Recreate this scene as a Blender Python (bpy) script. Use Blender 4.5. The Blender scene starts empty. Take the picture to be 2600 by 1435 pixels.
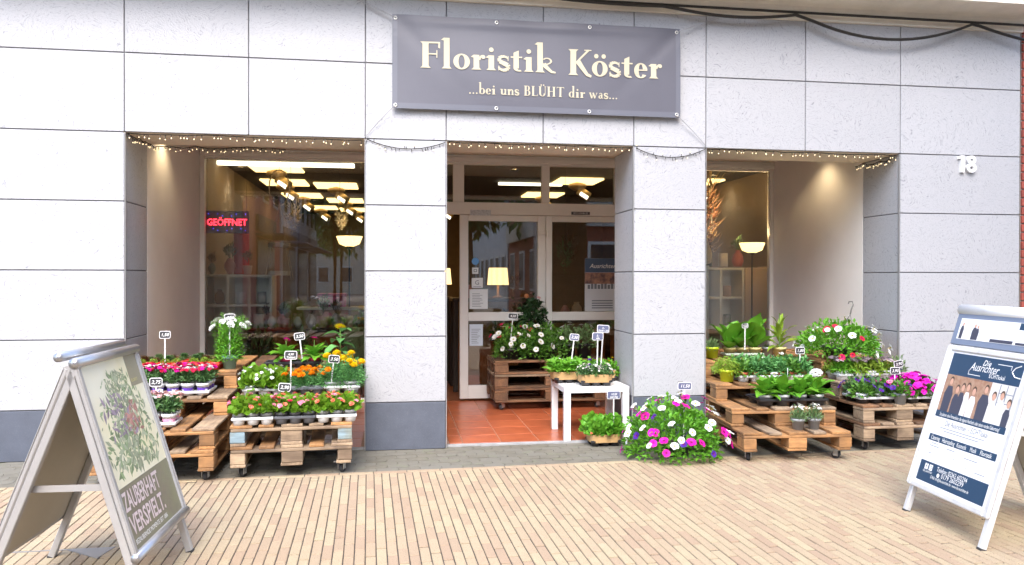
import bpy, math, random
from mathutils import Vector, Matrix
random.seed(7)
R_ = math.radians
sc = bpy.context.scene
COL = sc.collection

# ------------------------------------------------------------------ camera, sky, sun, exposure
cam_d = bpy.data.cameras.new('camera'); cam = bpy.data.objects.new('camera', cam_d); COL.objects.link(cam)
cam_d.sensor_width = 36.0; cam_d.lens = 1969.28 / 2600 * 36.0; cam_d.clip_end = 500; cam_d.clip_start = 0.05
cam.matrix_world = (Matrix.Translation((0, -6.264, 1.3755)) @ Matrix.Rotation(R_(-8.694), 4, 'Z')
                    @ Matrix.Rotation(R_(90 - 0.337), 4, 'X') @ Matrix.Rotation(R_(0.089), 4, 'Z'))
sc.camera = cam
world = bpy.data.worlds.new('World'); sc.world = world; world.use_nodes = True
wn = world.node_tree; bg = wn.nodes['Background']
sky_t = wn.nodes.new('ShaderNodeTexSky'); sky_t.sky_type = 'NISHITA'; sky_t.sun_disc = False
SUN_EL, SUN_AZ = 48.0, 190.0            # azimuth measured clockwise from +Y
sky_t.sun_elevation = R_(SUN_EL); sky_t.sun_rotation = R_(SUN_AZ)
sky_t.air_density = 1.0; sky_t.dust_density = 1.6; sky_t.ozone_density = 1.0
wn.links.new(sky_t.outputs[0], bg.inputs[0]); bg.inputs[1].default_value = 0.15
sun_d = bpy.data.lights.new('sun', 'SUN'); sun = bpy.data.objects.new('sun', sun_d); COL.objects.link(sun)
sun_d.energy = 0.9; sun_d.angle = R_(40); sun_d.color = (1.0, 0.95, 0.90)
sv = Vector((math.sin(R_(SUN_AZ)) * math.cos(R_(SUN_EL)), math.cos(R_(SUN_AZ)) * math.cos(R_(SUN_EL)), math.sin(R_(SUN_EL))))
sun.rotation_euler = sv.to_track_quat('Z', 'Y').to_euler(); sun.location = sv * 40
sc.view_settings.view_transform = 'Standard'; sc.view_settings.look = 'None'
sc.view_settings.exposure = 2.38; sc.view_settings.gamma = 1.0; sc.view_settings.use_curve_mapping = False
sc.render.engine = 'CYCLES'; sc.cycles.use_denoising = True
sc.cycles.max_bounces = 8; sc.cycles.transparent_max_bounces = 12; sc.cycles.sample_clamp_indirect = 6.0

# ------------------------------------------------------------------ materials
def lin(h):
    h = h.lstrip('#'); c = [int(h[i:i + 2], 16) / 255 for i in (0, 2, 4)]
    return tuple((v / 12.92 if v <= 0.04045 else ((v + 0.055) / 1.055) ** 2.4) for v in c)
MATS = {}
def nt(m): return m.node_tree
def N(t, typ, **kw):
    n = t.nodes.new(typ)
    for k, v in kw.items(): setattr(n, k, v)
    return n
def mat(name, col, rough=0.5, metal=0.0, var=0.0, vscale=6.0, bump=0.0, bscale=60.0, rnd=0.0, emit=None, estr=0.0,
        col2=None, spec=0.5, transl=0.0, speck=None, stretch=None, rcol=None, detail=4.0):
    """Principled: noise mix col->col2, random brightness per island / object, bump, optional speckles, translucency"""
    if name in MATS: return MATS[name]
    m = bpy.data.materials.new(name); m.use_nodes = True; t = nt(m); b = t.nodes['Principled BSDF']; L = t.links.new
    if isinstance(col, str): col = lin(col)
    if isinstance(col2, str): col2 = lin(col2)
    b.inputs['Roughness'].default_value = rough; b.inputs['Metallic'].default_value = metal
    b.inputs['Specular IOR Level'].default_value = spec
    out = None
    tc = N(t, 'ShaderNodeTexCoord'); vec = tc.outputs['Object']
    if stretch:
        mp = N(t, 'ShaderNodeMapping'); mp.inputs['Scale'].default_value = stretch; L(vec, mp.inputs[0]); vec = mp.outputs[0]
    oi = N(t, 'ShaderNodeObjectInfo'); ge = N(t, 'ShaderNodeNewGeometry')
    ad = N(t, 'ShaderNodeMath', operation='ADD'); L(oi.outputs['Random'], ad.inputs[0]); L(ge.outputs['Random Per Island'], ad.inputs[1])
    fr = N(t, 'ShaderNodeMath', operation='FRACT'); L(ad.outputs[0], fr.inputs[0]); rv = fr.outputs[0]
    # per-piece offset so that copies do not repeat the same grain
    va = N(t, 'ShaderNodeVectorMath', operation='ADD'); vs = N(t, 'ShaderNodeVectorMath', operation='SCALE')
    cmb = N(t, 'ShaderNodeCombineXYZ'); L(rv, cmb.inputs[0]); L(oi.outputs['Random'], cmb.inputs[1]); L(cmb.outputs[0], vs.inputs[0]); vs.inputs['Scale'].default_value = 37.0
    L(vec, va.inputs[0]); L(vs.outputs[0], va.inputs[1]); vec = va.outputs[0]
    rgb = N(t, 'ShaderNodeRGB'); rgb.outputs[0].default_value = (*col, 1); out = rgb.outputs[0]
    if col2 is not None or var:
        c2 = col2 if col2 is not None else tuple(c * (1 - var) for c in col)
        nz = N(t, 'ShaderNodeTexNoise'); nz.inputs['Scale'].default_value = vscale; nz.inputs['Detail'].default_value = detail; nz.inputs['Roughness'].default_value = 0.6
        L(vec, nz.inputs['Vector'])
        rp = N(t, 'ShaderNodeValToRGB'); rp.color_ramp.elements[0].position = 0.35; rp.color_ramp.elements[1].position = 0.65
        rp.color_ramp.elements[0].color = (*col, 1); rp.color_ramp.elements[1].color = (*c2, 1); L(nz.outputs['Fac'], rp.inputs[0]); out = rp.outputs[0]
    if rcol is not None:
        if isinstance(rcol, str): rcol = lin(rcol)
        mx = N(t, 'ShaderNodeMix', data_type='RGBA'); L(rv, mx.inputs[0]); L(out, mx.inputs[6]); mx.inputs[7].default_value = (*rcol, 1); out = mx.outputs[2]
    if rnd:
        hs = N(t, 'ShaderNodeHueSaturation'); mr = N(t, 'ShaderNodeMapRange'); mr.inputs[3].default_value = 1 - rnd; mr.inputs[4].default_value = 1 + rnd
        L(rv, mr.inputs[0]); L(mr.outputs[0], hs.inputs['Value']); L(out, hs.inputs['Color']); out = hs.outputs[0]
    if speck:
        s_sc, s_amt, s_col = speck
        ns = N(t, 'ShaderNodeTexNoise'); ns.inputs['Scale'].default_value = s_sc; ns.inputs['Detail'].default_value = 2.0; L(vec, ns.inputs['Vector'])
        r2 = N(t, 'ShaderNodeValToRGB'); r2.color_ramp.elements[0].position = 0.56; r2.color_ramp.elements[1].position = 0.68; L(ns.outputs['Fac'], r2.inputs[0])
        mu = N(t, 'ShaderNodeMath', operation='MULTIPLY'); L(r2.outputs[0], mu.inputs[0]); mu.inputs[1].default_value = s_amt
        mx = N(t, 'ShaderNodeMix', data_type='RGBA'); L(mu.outputs[0], mx.inputs[0]); L(out, mx.inputs[6]); mx.inputs[7].default_value = (*(lin(s_col) if isinstance(s_col, str) else s_col), 1); out = mx.outputs[2]
    L(out, b.inputs['Base Color'])
    if bump:
        nb = N(t, 'ShaderNodeTexNoise'); nb.inputs['Scale'].default_value = bscale; nb.inputs['Detail'].default_value = 5; L(vec, nb.inputs['Vector'])
        bp = N(t, 'ShaderNodeBump'); bp.inputs['Strength'].default_value = bump; bp.inputs['Distance'].default_value = 0.01; L(nb.outputs['Fac'], bp.inputs['Height']); L(bp.outputs[0], b.inputs['Normal'])
    if emit is not None:
        b.inputs['Emission Color'].default_value = (*(lin(emit) if isinstance(emit, str) else emit), 1); b.inputs['Emission Strength'].default_value = estr
    if transl:
        tr = N(t, 'ShaderNodeBsdfTranslucent'); L(out, tr.inputs[0]); ms = N(t, 'ShaderNodeMixShader'); ms.inputs[0].default_value = transl
        L(b.outputs[0], ms.inputs[1]); L(tr.outputs[0], ms.inputs[2]); L(ms.outputs[0], t.nodes['Material Output'].inputs[0])
    MATS[name] = m; return m

def stone_mat():
    m = bpy.data.materials.new('granite'); m.use_nodes = True; t = nt(m); b = t.nodes['Principled BSDF']; L = t.links.new
    tc = N(t, 'ShaderNodeTexCoord'); oi = N(t, 'ShaderNodeObjectInfo')
    cm = N(t, 'ShaderNodeCombineXYZ'); L(oi.outputs['Random'], cm.inputs[0]); L(oi.outputs['Random'], cm.inputs[2])
    sc_ = N(t, 'ShaderNodeVectorMath', operation='SCALE'); sc_.inputs['Scale'].default_value = 53; L(cm.outputs[0], sc_.inputs[0])
    va = N(t, 'ShaderNodeVectorMath', operation='ADD'); L(tc.outputs['Object'], va.inputs[0]); L(sc_.outputs[0], va.inputs[1])
    warp = N(t, 'ShaderNodeTexNoise'); warp.inputs['Scale'].default_value = 1.6; warp.inputs['Detail'].default_value = 3; L(va.outputs[0], warp.inputs['Vector'])
    ws = N(t, 'ShaderNodeVectorMath', operation='SCALE'); ws.inputs['Scale'].default_value = 1.3; L(warp.outputs['Color'], ws.inputs[0])
    wa = N(t, 'ShaderNodeVectorMath', operation='ADD'); L(va.outputs[0], wa.inputs[0]); L(ws.outputs[0], wa.inputs[1])
    mp = N(t, 'ShaderNodeMapping'); mp.inputs['Scale'].default_value = (22, 22, 60); mp.inputs['Rotation'].default_value = (0.2, 0.5, 0.3); L(wa.outputs[0], mp.inputs[0])
    vn = N(t, 'ShaderNodeTexNoise'); vn.inputs['Scale'].default_value = 1.7; vn.inputs['Detail'].default_value = 7; vn.inputs['Roughness'].default_value = 0.72; L(mp.outputs[0], vn.inputs['Vector'])
    r = N(t, 'ShaderNodeValToRGB'); e = r.color_ramp.elements; e[0].position = 0.33; e[0].color = (0.20, 0.205, 0.22, 1); e[1].position = 0.45; e[1].color = (0.405, 0.41, 0.43, 1)
    ne = r.color_ramp.elements.new(0.75); ne.color = (0.45, 0.45, 0.46, 1); L(vn.outputs['Fac'], r.inputs[0])
    hs = N(t, 'ShaderNodeHueSaturation'); mr = N(t, 'ShaderNodeMapRange'); mr.inputs[3].default_value = 0.94; mr.inputs[4].default_value = 1.04
    L(oi.outputs['Random'], mr.inputs[0]); L(mr.outputs[0], hs.inputs['Value']); L(r.outputs[0], hs.inputs['Color']); L(hs.outputs[0], b.inputs['Base Color'])
    b.inputs['Roughness'].default_value = 0.42
    f = N(t, 'ShaderNodeTexNoise'); f.inputs['Scale'].default_value = 90; f.inputs['Detail'].default_value = 4; L(va.outputs[0], f.inputs['Vector'])
    bp = N(t, 'ShaderNodeBump'); bp.inputs['Strength'].default_value = 0.25; bp.inputs['Distance'].default_value = 0.004; L(f.outputs['Fac'], bp.inputs['Height'])
    bp2 = N(t, 'ShaderNodeBump'); bp2.inputs['Strength'].default_value = 0.3; bp2.inputs['Distance'].default_value = 0.004; L(vn.outputs['Fac'], bp2.inputs['Height']); L(bp.outputs[0], bp2.inputs['Normal'])
    L(bp2.outputs[0], b.inputs['Normal']); MATS['granite'] = m; return m
def glass_mat():
    m = bpy.data.materials.new('window_glass'); m.use_nodes = True; t = nt(m); L = t.links.new; t.nodes.remove(t.nodes['Principled BSDF'])
    tr = N(t, 'ShaderNodeBsdfTransparent'); tr.inputs[0].default_value = (0.93, 0.95, 0.94, 1); gl = N(t, 'ShaderNodeBsdfGlossy'); gl.inputs['Roughness'].default_value = 0.0
    lw = N(t, 'ShaderNodeFresnel'); lw.inputs['IOR'].default_value = 2.0; ms = N(t, 'ShaderNodeMixShader')
    L(lw.outputs[0], ms.inputs[0]); L(tr.outputs[0], ms.inputs[1]); L(gl.outputs[0], ms.inputs[2]); L(ms.outputs[0], t.nodes['Material Output'].inputs[0])
    MATS['window_glass'] = m; return m
def wood_mat(name, c1, c2, rnd=0.25):
    m = bpy.data.materials.new(name); m.use_nodes = True; t = nt(m); b = t.nodes['Principled BSDF']; L = t.links.new
    tc = N(t, 'ShaderNodeTexCoord'); oi = N(t, 'ShaderNodeObjectInfo')
    cm = N(t, 'ShaderNodeCombineXYZ'); L(oi.outputs['Random'], cm.inputs[0]); L(oi.outputs['Random'], cm.inputs[1]); L(oi.outputs['Random'], cm.inputs[2])
    s_ = N(t, 'ShaderNodeVectorMath', operation='SCALE'); s_.inputs['Scale'].default_value = 91; L(cm.outputs[0], s_.inputs[0])
    va = N(t, 'ShaderNodeVectorMath', operation='ADD'); L(tc.outputs['Object'], va.inputs[0]); L(s_.outputs[0], va.inputs[1])
    mp = N(t, 'ShaderNodeMapping'); mp.inputs['Scale'].default_value = (5, 45, 45); L(va.outputs[0], mp.inputs[0])
    nz = N(t, 'ShaderNodeTexNoise'); nz.inputs['Scale'].default_value = 1.2; nz.inputs['Detail'].default_value = 6; nz.inputs['Roughness'].default_value = 0.65; L(mp.outputs[0], nz.inputs['Vector'])
    r = N(t, 'ShaderNodeValToRGB'); e = r.color_ramp.elements; e[0].position = 0.3; e[1].position = 0.68
    e[0].color = (*[v * 0.55 for v in lin(c1)], 1); e[1].color = (*lin(c1), 1); L(nz.outputs['Fac'], r.inputs[0])
    st = N(t, 'ShaderNodeTexNoise'); st.inputs['Scale'].default_value = 6; st.inputs['Detail'].default_value = 4; L(va.outputs[0], st.inputs['Vector'])
    r2 = N(t, 'ShaderNodeValToRGB'); r2.color_ramp.elements[0].position = 0.42; r2.color_ramp.elements[1].position = 0.62; L(st.outputs['Fac'], r2.inputs[0])
    mu = N(t, 'ShaderNodeMix', data_type='RGBA', blend_type='MIX'); L(r2.outputs[0], mu.inputs[0]); L(r.outputs[0], mu.inputs[6])
    m2 = N(t, 'ShaderNodeMix', data_type='RGBA', blend_type='MULTIPLY'); m2.inputs[0].default_value = 1; L(r.outputs[0], m2.inputs[6]); m2.inputs[7].default_value = (*[min(1, a / max(b_, .01)) for a, b_ in zip(lin(c2), lin(c1))], 1); L(m2.outputs[2], mu.inputs[7])
    hs = N(t, 'ShaderNodeHueSaturation'); mr = N(t, 'ShaderNodeMapRange'); mr.inputs[3].default_value = 1 - rnd; mr.inputs[4].default_value = 1 + rnd
    L(oi.outputs['Random'], mr.inputs[0]); L(mr.outputs[0], hs.inputs['Value']); L(mu.outputs[2], hs.inputs['Color']); L(hs.outputs[0], b.inputs['Base Color'])
    b.inputs['Roughness'].default_value = 0.8
    bp = N(t, 'ShaderNodeBump'); bp.inputs['Strength'].default_value = 0.5; bp.inputs['Distance'].default_value = 0.004; L(nz.outputs['Fac'], bp.inputs['Height']); L(bp.outputs[0], b.inputs['Normal'])
    MATS[name] = m; return m
STONE = stone_mat(); GLASS = glass_mat()
SLATE = mat('slate_base', (0.10, 0.113, 0.145), 0.45, var=0.15, vscale=9, bump=0.12, bscale=140, speck=(130, 0.10, (0.30, 0.31, 0.33)))
CORE = mat('joint_grey', (0.22, 0.22, 0.23), 0.9, var=0.2)
PLASTER = mat('cream_plaster', (0.83, 0.80, 0.755), 0.75, var=0.06, vscale=2, bump=0.08, bscale=90)
SOFFIT = mat('soffit_paint', (0.80, 0.71, 0.58), 0.7, var=0.08, vscale=3)
FRAME = mat('frame_paint', (0.77, 0.74, 0.68), 0.4, var=0.04)
TERRA = mat('terracotta_tile', (0.46, 0.125, 0.052), 0.3, col2=(0.36, 0.085, 0.036), vscale=7, rnd=0.12, bump=0.05, bscale=40)
GROUT = mat('pale_grout', (0.42, 0.25, 0.17), 0.9, var=0.2, vscale=20)
PAVER = mat('buff_paver', (0.455, 0.37, 0.235), 0.85, rcol=(0.315, 0.225, 0.15), rnd=0.09, bump=0.3, bscale=160, speck=(150, 0.6, (0.15, 0.095, 0.055)), var=0.08, vscale=14)
JOINT = mat('dark_joint', (0.075, 0.06, 0.048), 0.95, var=0.4, vscale=25)
GPAVER = mat('grey_paver', (0.205, 0.188, 0.145), 0.9, rcol=(0.155, 0.146, 0.12), rnd=0.14, bump=0.3, bscale=90, var=0.25, vscale=11, speck=(8, 0.25, (0.17, 0.20, 0.10)))
GJOINT = mat('mossy_joint', (0.07, 0.075, 0.05), 0.95, var=0.3, vscale=30)
W_OR = wood_mat('orange_pallet_wood', '#b58554', '#8f6a46', 0.24)
W_GR = wood_mat('weathered_pallet_wood', '#ad9579', '#86715c', 0.28)
W_DK = wood_mat('dark_pallet_wood', '#8a6547', '#6a503c', 0.22)
W_BL = wood_mat('blue_painted_block', '#8fa6b0', '#a58a6b', 0.1)
ALU = mat('aluminium', (0.45, 0.45, 0.47), 0.36, metal=0.85, var=0.06, vscale=12)
ALUW = mat('white_aluminium', (0.70, 0.70, 0.70), 0.35, metal=0.25, var=0.08, vscale=9, speck=(18, 0.15, (0.2, 0.2, 0.2)))
STEEL = mat('zinc_steel', (0.5, 0.5, 0.5), 0.35, metal=0.9)
RUBBER = mat('black_rubber', (0.03, 0.03, 0.032), 0.7)
WHITE = mat('white_plastic', (0.74, 0.74, 0.74), 0.35)
TWHITE = mat('white_tray_plastic', (0.66, 0.67, 0.68), 0.4, var=0.05)
TGREY = mat('grey_tray_plastic', (0.10, 0.105, 0.12), 0.4)
TBLACK = mat('black_tray_plastic', (0.025, 0.025, 0.028), 0.35)
PGREY = mat('grey_pot_plastic', (0.27, 0.28, 0.29), 0.45)
PLGREY = mat('light_grey_pot_plastic', (0.50, 0.51, 0.52), 0.45)
PRED = mat('red_plastic', (0.62, 0.045, 0.025), 0.4)
PTERR = mat('terracotta_plastic', (0.48, 0.11, 0.045), 0.5)
PLIME = mat('lime_plastic', (0.47, 0.60, 0.02), 0.4)
PYEL = mat('pale_yellow_pot', (0.62, 0.55, 0.24), 0.5)
PPINK = mat('pink_pot', (0.70, 0.05, 0.16), 0.4)
PGOLD = mat('golden_pot', (0.72, 0.42, 0.02), 0.4)
PTEAL = mat('teal_pot', (0.22, 0.40, 0.36), 0.4)
PORA = mat('orange_pot', (0.72, 0.24, 0.03), 0.4)
ZINC = mat('zinc_pot', (0.5, 0.52, 0.54), 0.4, metal=0.6)
PURP = mat('purple_sleeve', (0.12, 0.05, 0.38), 0.4)
PINKS = mat('pink_sleeve', (0.72, 0.30, 0.44), 0.4)
KRAFT = mat('kraft_cardboard', (0.50, 0.31, 0.13), 0.8, var=0.15, vscale=15)
SOIL = mat('potting_soil', (0.035, 0.025, 0.018), 0.95, bump=0.6, bscale=120)
CHALK = mat('chalkboard', (0.035, 0.035, 0.04), 0.6)
CHALKB = mat('faded_chalkboard', (0.10, 0.11, 0.19), 0.6)
INKW = mat('white_ink', (0.82, 0.82, 0.80), 0.6)
BANNER = mat('banner_cloth', (0.105, 0.105, 0.128), 0.45, var=0.06, vscale=3, bump=0.05, bscale=30)
CREAM = mat('cream_lettering', (0.50, 0.455, 0.33), 0.6)
ROPE = mat('grey_cord', (0.30, 0.30, 0.31), 0.8)
WIRE = mat('dark_wire', (0.02, 0.018, 0.016), 0.5)
BULB = mat('fairy_bulb', (0.8, 0.7, 0.5), 0.3, emit=(1.0, 0.75, 0.42), estr=.35)
def green(name, c1, c2, rough=0.45, tl=0.3, rnd=0.25): return mat(name, c1, rough, rcol=c2, rnd=rnd, transl=tl, spec=0.35)
G_LIME = green('lime_leaf', (0.20, 0.36, 0.022), (0.12, 0.27, 0.02))
G_MID = green('mid_leaf', (0.085, 0.22, 0.03), (0.13, 0.30, 0.04))
G_BRT = green('bright_leaf', (0.17, 0.42, 0.03), (0.11, 0.32, 0.03))
G_DARK = green('dark_leaf', (0.07, 0.165, 0.055), (0.12, 0.24, 0.075))
G_BLUE = green('blue_green_leaf', (0.085, 0.26, 0.075), (0.15, 0.36, 0.11))
G_SILV = green('silver_leaf', (0.22, 0.32, 0.14), (0.14, 0.25, 0.09))
G_YEL = green('yellow_green_leaf', (0.30, 0.40, 0.05), (0.19, 0.33, 0.03))
G_BRN = green('bronze_leaf', (0.20, 0.075, 0.035), (0.12, 0.09, 0.035))
G_DEEP = green('deep_leaf', (0.022, 0.06, 0.02), (0.04, 0.10, 0.03))
def petal(name, c, c2=None): return mat(name, c, 0.5, rcol=c2 or c, rnd=0.1, transl=0.25, spec=0.25)
F_WHITE = petal('white_petal', (0.80, 0.80, 0.78)); F_MAG = petal('magenta_petal', (0.72, 0.012, 0.34), (0.62, 0.01, 0.28)); F_HOT = petal('hot_pink_petal', (0.78, 0.015, 0.46), (0.66, 0.01, 0.42))
F_RED = petal('red_petal', (0.60, 0.012, 0.04), (0.66, 0.02, 0.10)); F_PINK = petal('pink_petal', (0.80, 0.20, 0.32), (0.76, 0.36, 0.42)); F_CORAL = petal('coral_petal', (0.80, 0.12, 0.06), (0.78, 0.25, 0.15))
F_PALE = petal('pale_pink_petal', (0.78, 0.52, 0.52), (0.70, 0.38, 0.36)); F_PURP = petal('purple_petal', (0.075, 0.02, 0.26)); F_ORA = petal('orange_petal', (0.85, 0.27, 0.01), (0.85, 0.36, 0.01))
F_YEL = petal('yellow_petal', (0.87, 0.66, 0.01), (0.86, 0.55, 0.01)); F_LIL = petal('lilac_petal', (0.50, 0.34, 0.42), (0.72, 0.62, 0.66)); F_DYEL = petal('throat_yellow', (0.55, 0.45, 0.08)); F_DPUR = petal('throat_dark', (0.18, 0.0, 0.10)); F_PEACH = petal('peach_petal', (0.78, 0.38, 0.18))
STEM = mat('green_stem', (0.11, 0.21, 0.04), 0.6, rnd=0.2)
BARK = mat('bark', (0.10, 0.075, 0.05), 0.9, var=0.4, vscale=20, bump=0.6, bscale=30)

# ------------------------------------------------------------------ mesh builder
class MB:
    def __init__(s): s.v = []; s.f = []; s.m = []
    def add(s, vs, fs, mi=0, M=None):
        o = len(s.v)
        s.v += [tuple(M @ Vector(p)) for p in vs] if M is not None else [tuple(p) for p in vs]
        s.f += [tuple(i + o for i in f) for f in fs]; s.m += [mi] * len(fs); return s
    def box(s, x0, x1, y0, y1, z0, z1, mi=0, M=None):
        return s.add([(x0, y0, z0), (x1, y0, z0), (x1, y1, z0), (x0, y1, z0), (x0, y0, z1), (x1, y0, z1), (x1, y1, z1), (x0, y1, z1)],
                     [(0, 3, 2, 1), (4, 5, 6, 7), (0, 1, 5, 4), (1, 2, 6, 5), (2, 3, 7, 6), (3, 0, 4, 7)], mi, M)
    def cbox(s, x0, x1, y0, y1, z0, z1, b=0.004, mi=0, M=None):
        """box with chamfered edges: 24 vertices, 26 faces"""
        X, Y, Z = (x0, x1), (y0, y1), (z0, z1); vs = []; ix = {}
        for i in (0, 1):
            for j in (0, 1):
                for k in (0, 1):
                    p = [X[i], Y[j], Z[k]]; sg = [1 if q == 0 else -1 for q in (i, j, k)]
                    for a in range(3):
                        q = list(p)
                        for c in range(3):
                            if c != a: q[c] += sg[c] * b
                        ix[(i, j, k, a)] = len(vs); vs.append(q)
        fs = []
        for a in range(3):
            b1, c1 = (a + 1) % 3, (a + 2) % 3
            for sd in (0, 1):
                def idx(u, w):
                    k = [0, 0, 0]; k[a] = sd; k[b1] = u; k[c1] = w; return ix[(*k, a)]
                q = [idx(0, 0), idx(1, 0), idx(1, 1), idx(0, 1)]; fs.append(tuple(q if sd else q[::-1]))
        for a in range(3):
            b1, c1 = (a + 1) % 3, (a + 2) % 3
            for u in (0, 1):
                for w in (0, 1):
                    def key(sd, ax):
                        k = [0, 0, 0]; k[a] = sd; k[b1] = u; k[c1] = w; return ix[(*k, ax)]
                    q = [key(0, b1), key(1, b1), key(1, c1), key(0, c1)]
                    fs.append(tuple(q if (u + w) % 2 == 0 else q[::-1]) if u == w else tuple(q[::-1]))
        for i in (0, 1):
            for j in (0, 1):
                for k in (0, 1):
                    q = [ix[(i, j, k, 0)], ix[(i, j, k, 1)], ix[(i, j, k, 2)]]; fs.append(tuple(q if (i + j + k) % 2 else q[::-1]))
        return s.add(vs, fs, mi, M)
    def lathe(s, prof, n=16, c=(0, 0, 0), mi=0, M=None, cap0=True, cap1=False, rx=1.0, ry=1.0, wob=0.0):
        vs = []; fs = []
        for (r, z) in prof:
            for i in range(n):
                a = 2 * math.pi * i / n; w = 1 + (random.uniform(-wob, wob) if wob else 0)
                vs.append((c[0] + r * rx * w * math.cos(a), c[1] + r * ry * w * math.sin(a), c[2] + z))
        for k in range(len(prof) - 1):
            for i in range(n):
                j = (i + 1) % n; fs.append((k * n + i, k * n + j, (k + 1) * n + j, (k + 1) * n + i))
        if cap0: fs.append(tuple(range(n))[::-1])
        if cap1: fs.append(tuple((len(prof) - 1) * n + i for i in range(n)))
        return s.add(vs, fs, mi, M)
    def tube(s, pts, r, n=6, mi=0, r1=None, M=None, cap=True):
        pts = [Vector(p) for p in pts]; vs = []; fs = []; K = len(pts)
        for k, p in enumerate(pts):
            d = (pts[min(k + 1, K - 1)] - pts[max(k - 1, 0)]).normalized()
            a = d.cross(Vector((0, 0, 1)));  a = a if a.length > 1e-3 else Vector((1, 0, 0)); a.normalize(); b = d.cross(a)
            rr = r if r1 is None else r + (r1 - r) * k / max(K - 1, 1)
            for i in range(n):
                t = 2 * math.pi * i / n; vs.append(p + a * rr * math.cos(t) + b * rr * math.sin(t))
        for k in range(K - 1):
            for i in range(n):
                j = (i + 1) % n; fs.append((k * n + i, (k + 1) * n + i, (k + 1) * n + j, k * n + j))
        if cap: fs.append(tuple(range(n))); fs.append(tuple((K - 1) * n + i for i in range(n))[::-1])
        return s.add(vs, fs, mi, M)
    def prism(s, poly, y0, y1, mi=0, M=None):
        """polygon in XZ (counter clockwise seen from -Y) extruded from y0 (front) to y1"""
        n = len(poly); vs = [(x, y0, z) for x, z in poly] + [(x, y1, z) for x, z in poly]
        fs = [tuple(range(n)), tuple(range(n, 2 * n))[::-1]] + [(i, i + n, (i + 1) % n + n, (i + 1) % n) for i in range(n)]
        return s.add(vs, fs, mi, M)
    def mesh(s, name, mats, smooth=False):
        me = bpy.data.meshes.new(name); me.from_pydata(s.v, [], s.f)
        for m in (mats if isinstance(mats, (list, tuple)) else [mats]): me.materials.append(m)
        if any(s.m): me.polygons.foreach_set('material_index', s.m)
        if smooth: me.polygons.foreach_set('use_smooth', [True] * len(me.polygons))
        me.update(); return me
    def build(s, name, mats, parent=None, smooth=False, **props):
        return obj(name, s.mesh(name, mats, smooth), parent, **props)
def obj(name, me, parent=None, loc=None, rot=None, scl=None, **props):
    o = bpy.data.objects.new(name, me); COL.objects.link(o)
    if parent is not None: o.parent = parent
    if loc is not None: o.location = loc
    if rot is not None: o.rotation_euler = rot
    if scl is not None: o.scale = scl if isinstance(scl, (tuple, list)) else (scl,) * 3
    for k, v in props.items():
        if v: o[k] = v
    return o
def thing(name, label, category, loc=(0, 0, 0), rz=0.0, group=None):
    o = bpy.data.objects.new(name, None); COL.objects.link(o); o.location = loc; o.rotation_euler = (0, 0, rz); o.empty_display_size = 0.1
    o['label'] = label; o['category'] = category
    if group: o['group'] = group
    return o
def one(name, mb, mats, label, category, loc=None, rz=0.0, group=None, smooth=False):
    o = mb.build(name, mats, None, smooth); o['label'] = label; o['category'] = category
    if loc: o.location = loc
    o.rotation_euler = (0, 0, rz)
    if group: o['group'] = group
    return o
_txt = {}
def text_mesh(s, size=0.1, shear=0.0, align='CENTER', xs=1.0, bold=0.0):
    """flat lettering in the XY plane as (verts, faces)"""
    k = (s, shear, align, bold)
    if k not in _txt:
        cu = bpy.data.curves.new('t', 'FONT'); cu.body = s; cu.size = 1.0; cu.shear = shear; cu.align_x = align; cu.resolution_u = 2; cu.offset = bold
        o = bpy.data.objects.new('t', cu); COL.objects.link(o); dg = bpy.context.evaluated_depsgraph_get(); dg.update()
        me = bpy.data.meshes.new_from_object(o.evaluated_get(dg)); _txt[k] = ([tuple(v.co) for v in me.vertices], [tuple(p.vertices) for p in me.polygons])
        bpy.data.objects.remove(o); bpy.data.curves.remove(cu); bpy.data.meshes.remove(me)
    v, f = _txt[k]; return [(x * size * xs, y * size, 0) for x, y, z in v], f

# ================================================================== GROUND
PA = R_(1.8)                                  # the clinker paving is turned a touch against the facade
MP = Matrix.Translation((0.8, -0.66, 0)) @ Matrix.Rotation(PA, 4, 'Z')
g = MB().box(-60, 60, -90, 14, -0.3, -0.06); ground = g.build('ground', mat('town_ground', (0.30, 0.26, 0.21), 0.95, var=0.3, vscale=2)); ground['kind'] = 'structure'
pav = bpy.data.objects.new('paving', None); COL.objects.link(pav)
pav = MB().box(-7.2, 8.2, -12.0, 0.0, -0.055, -0.005, 0, MP).build('paving', JOINT); pav['kind'] = 'structure'
PW, PL, PJ, PJ2 = 0.0535, 0.206, 0.0052, 0.0095
paver_mesh = MB().cbox(-(PW - PJ) / 2, (PW - PJ) / 2, -(PL - PJ2) / 2, (PL - PJ2) / 2, -0.03, 0.0, 0.0025).mesh('paver', PAVER)
near = []; rest = MB()
Mi = cam.matrix_world.inverted(); fpx = 1969.28 / 1300
def in_view(p, mg=1.02):
    q = Mi @ Vector(p); return q.z < 0 and abs(q.x / -q.z * fpx) < mg and abs(q.y / -q.z * fpx) < mg * 1435 / 2600
rp = random.Random(3)
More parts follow.
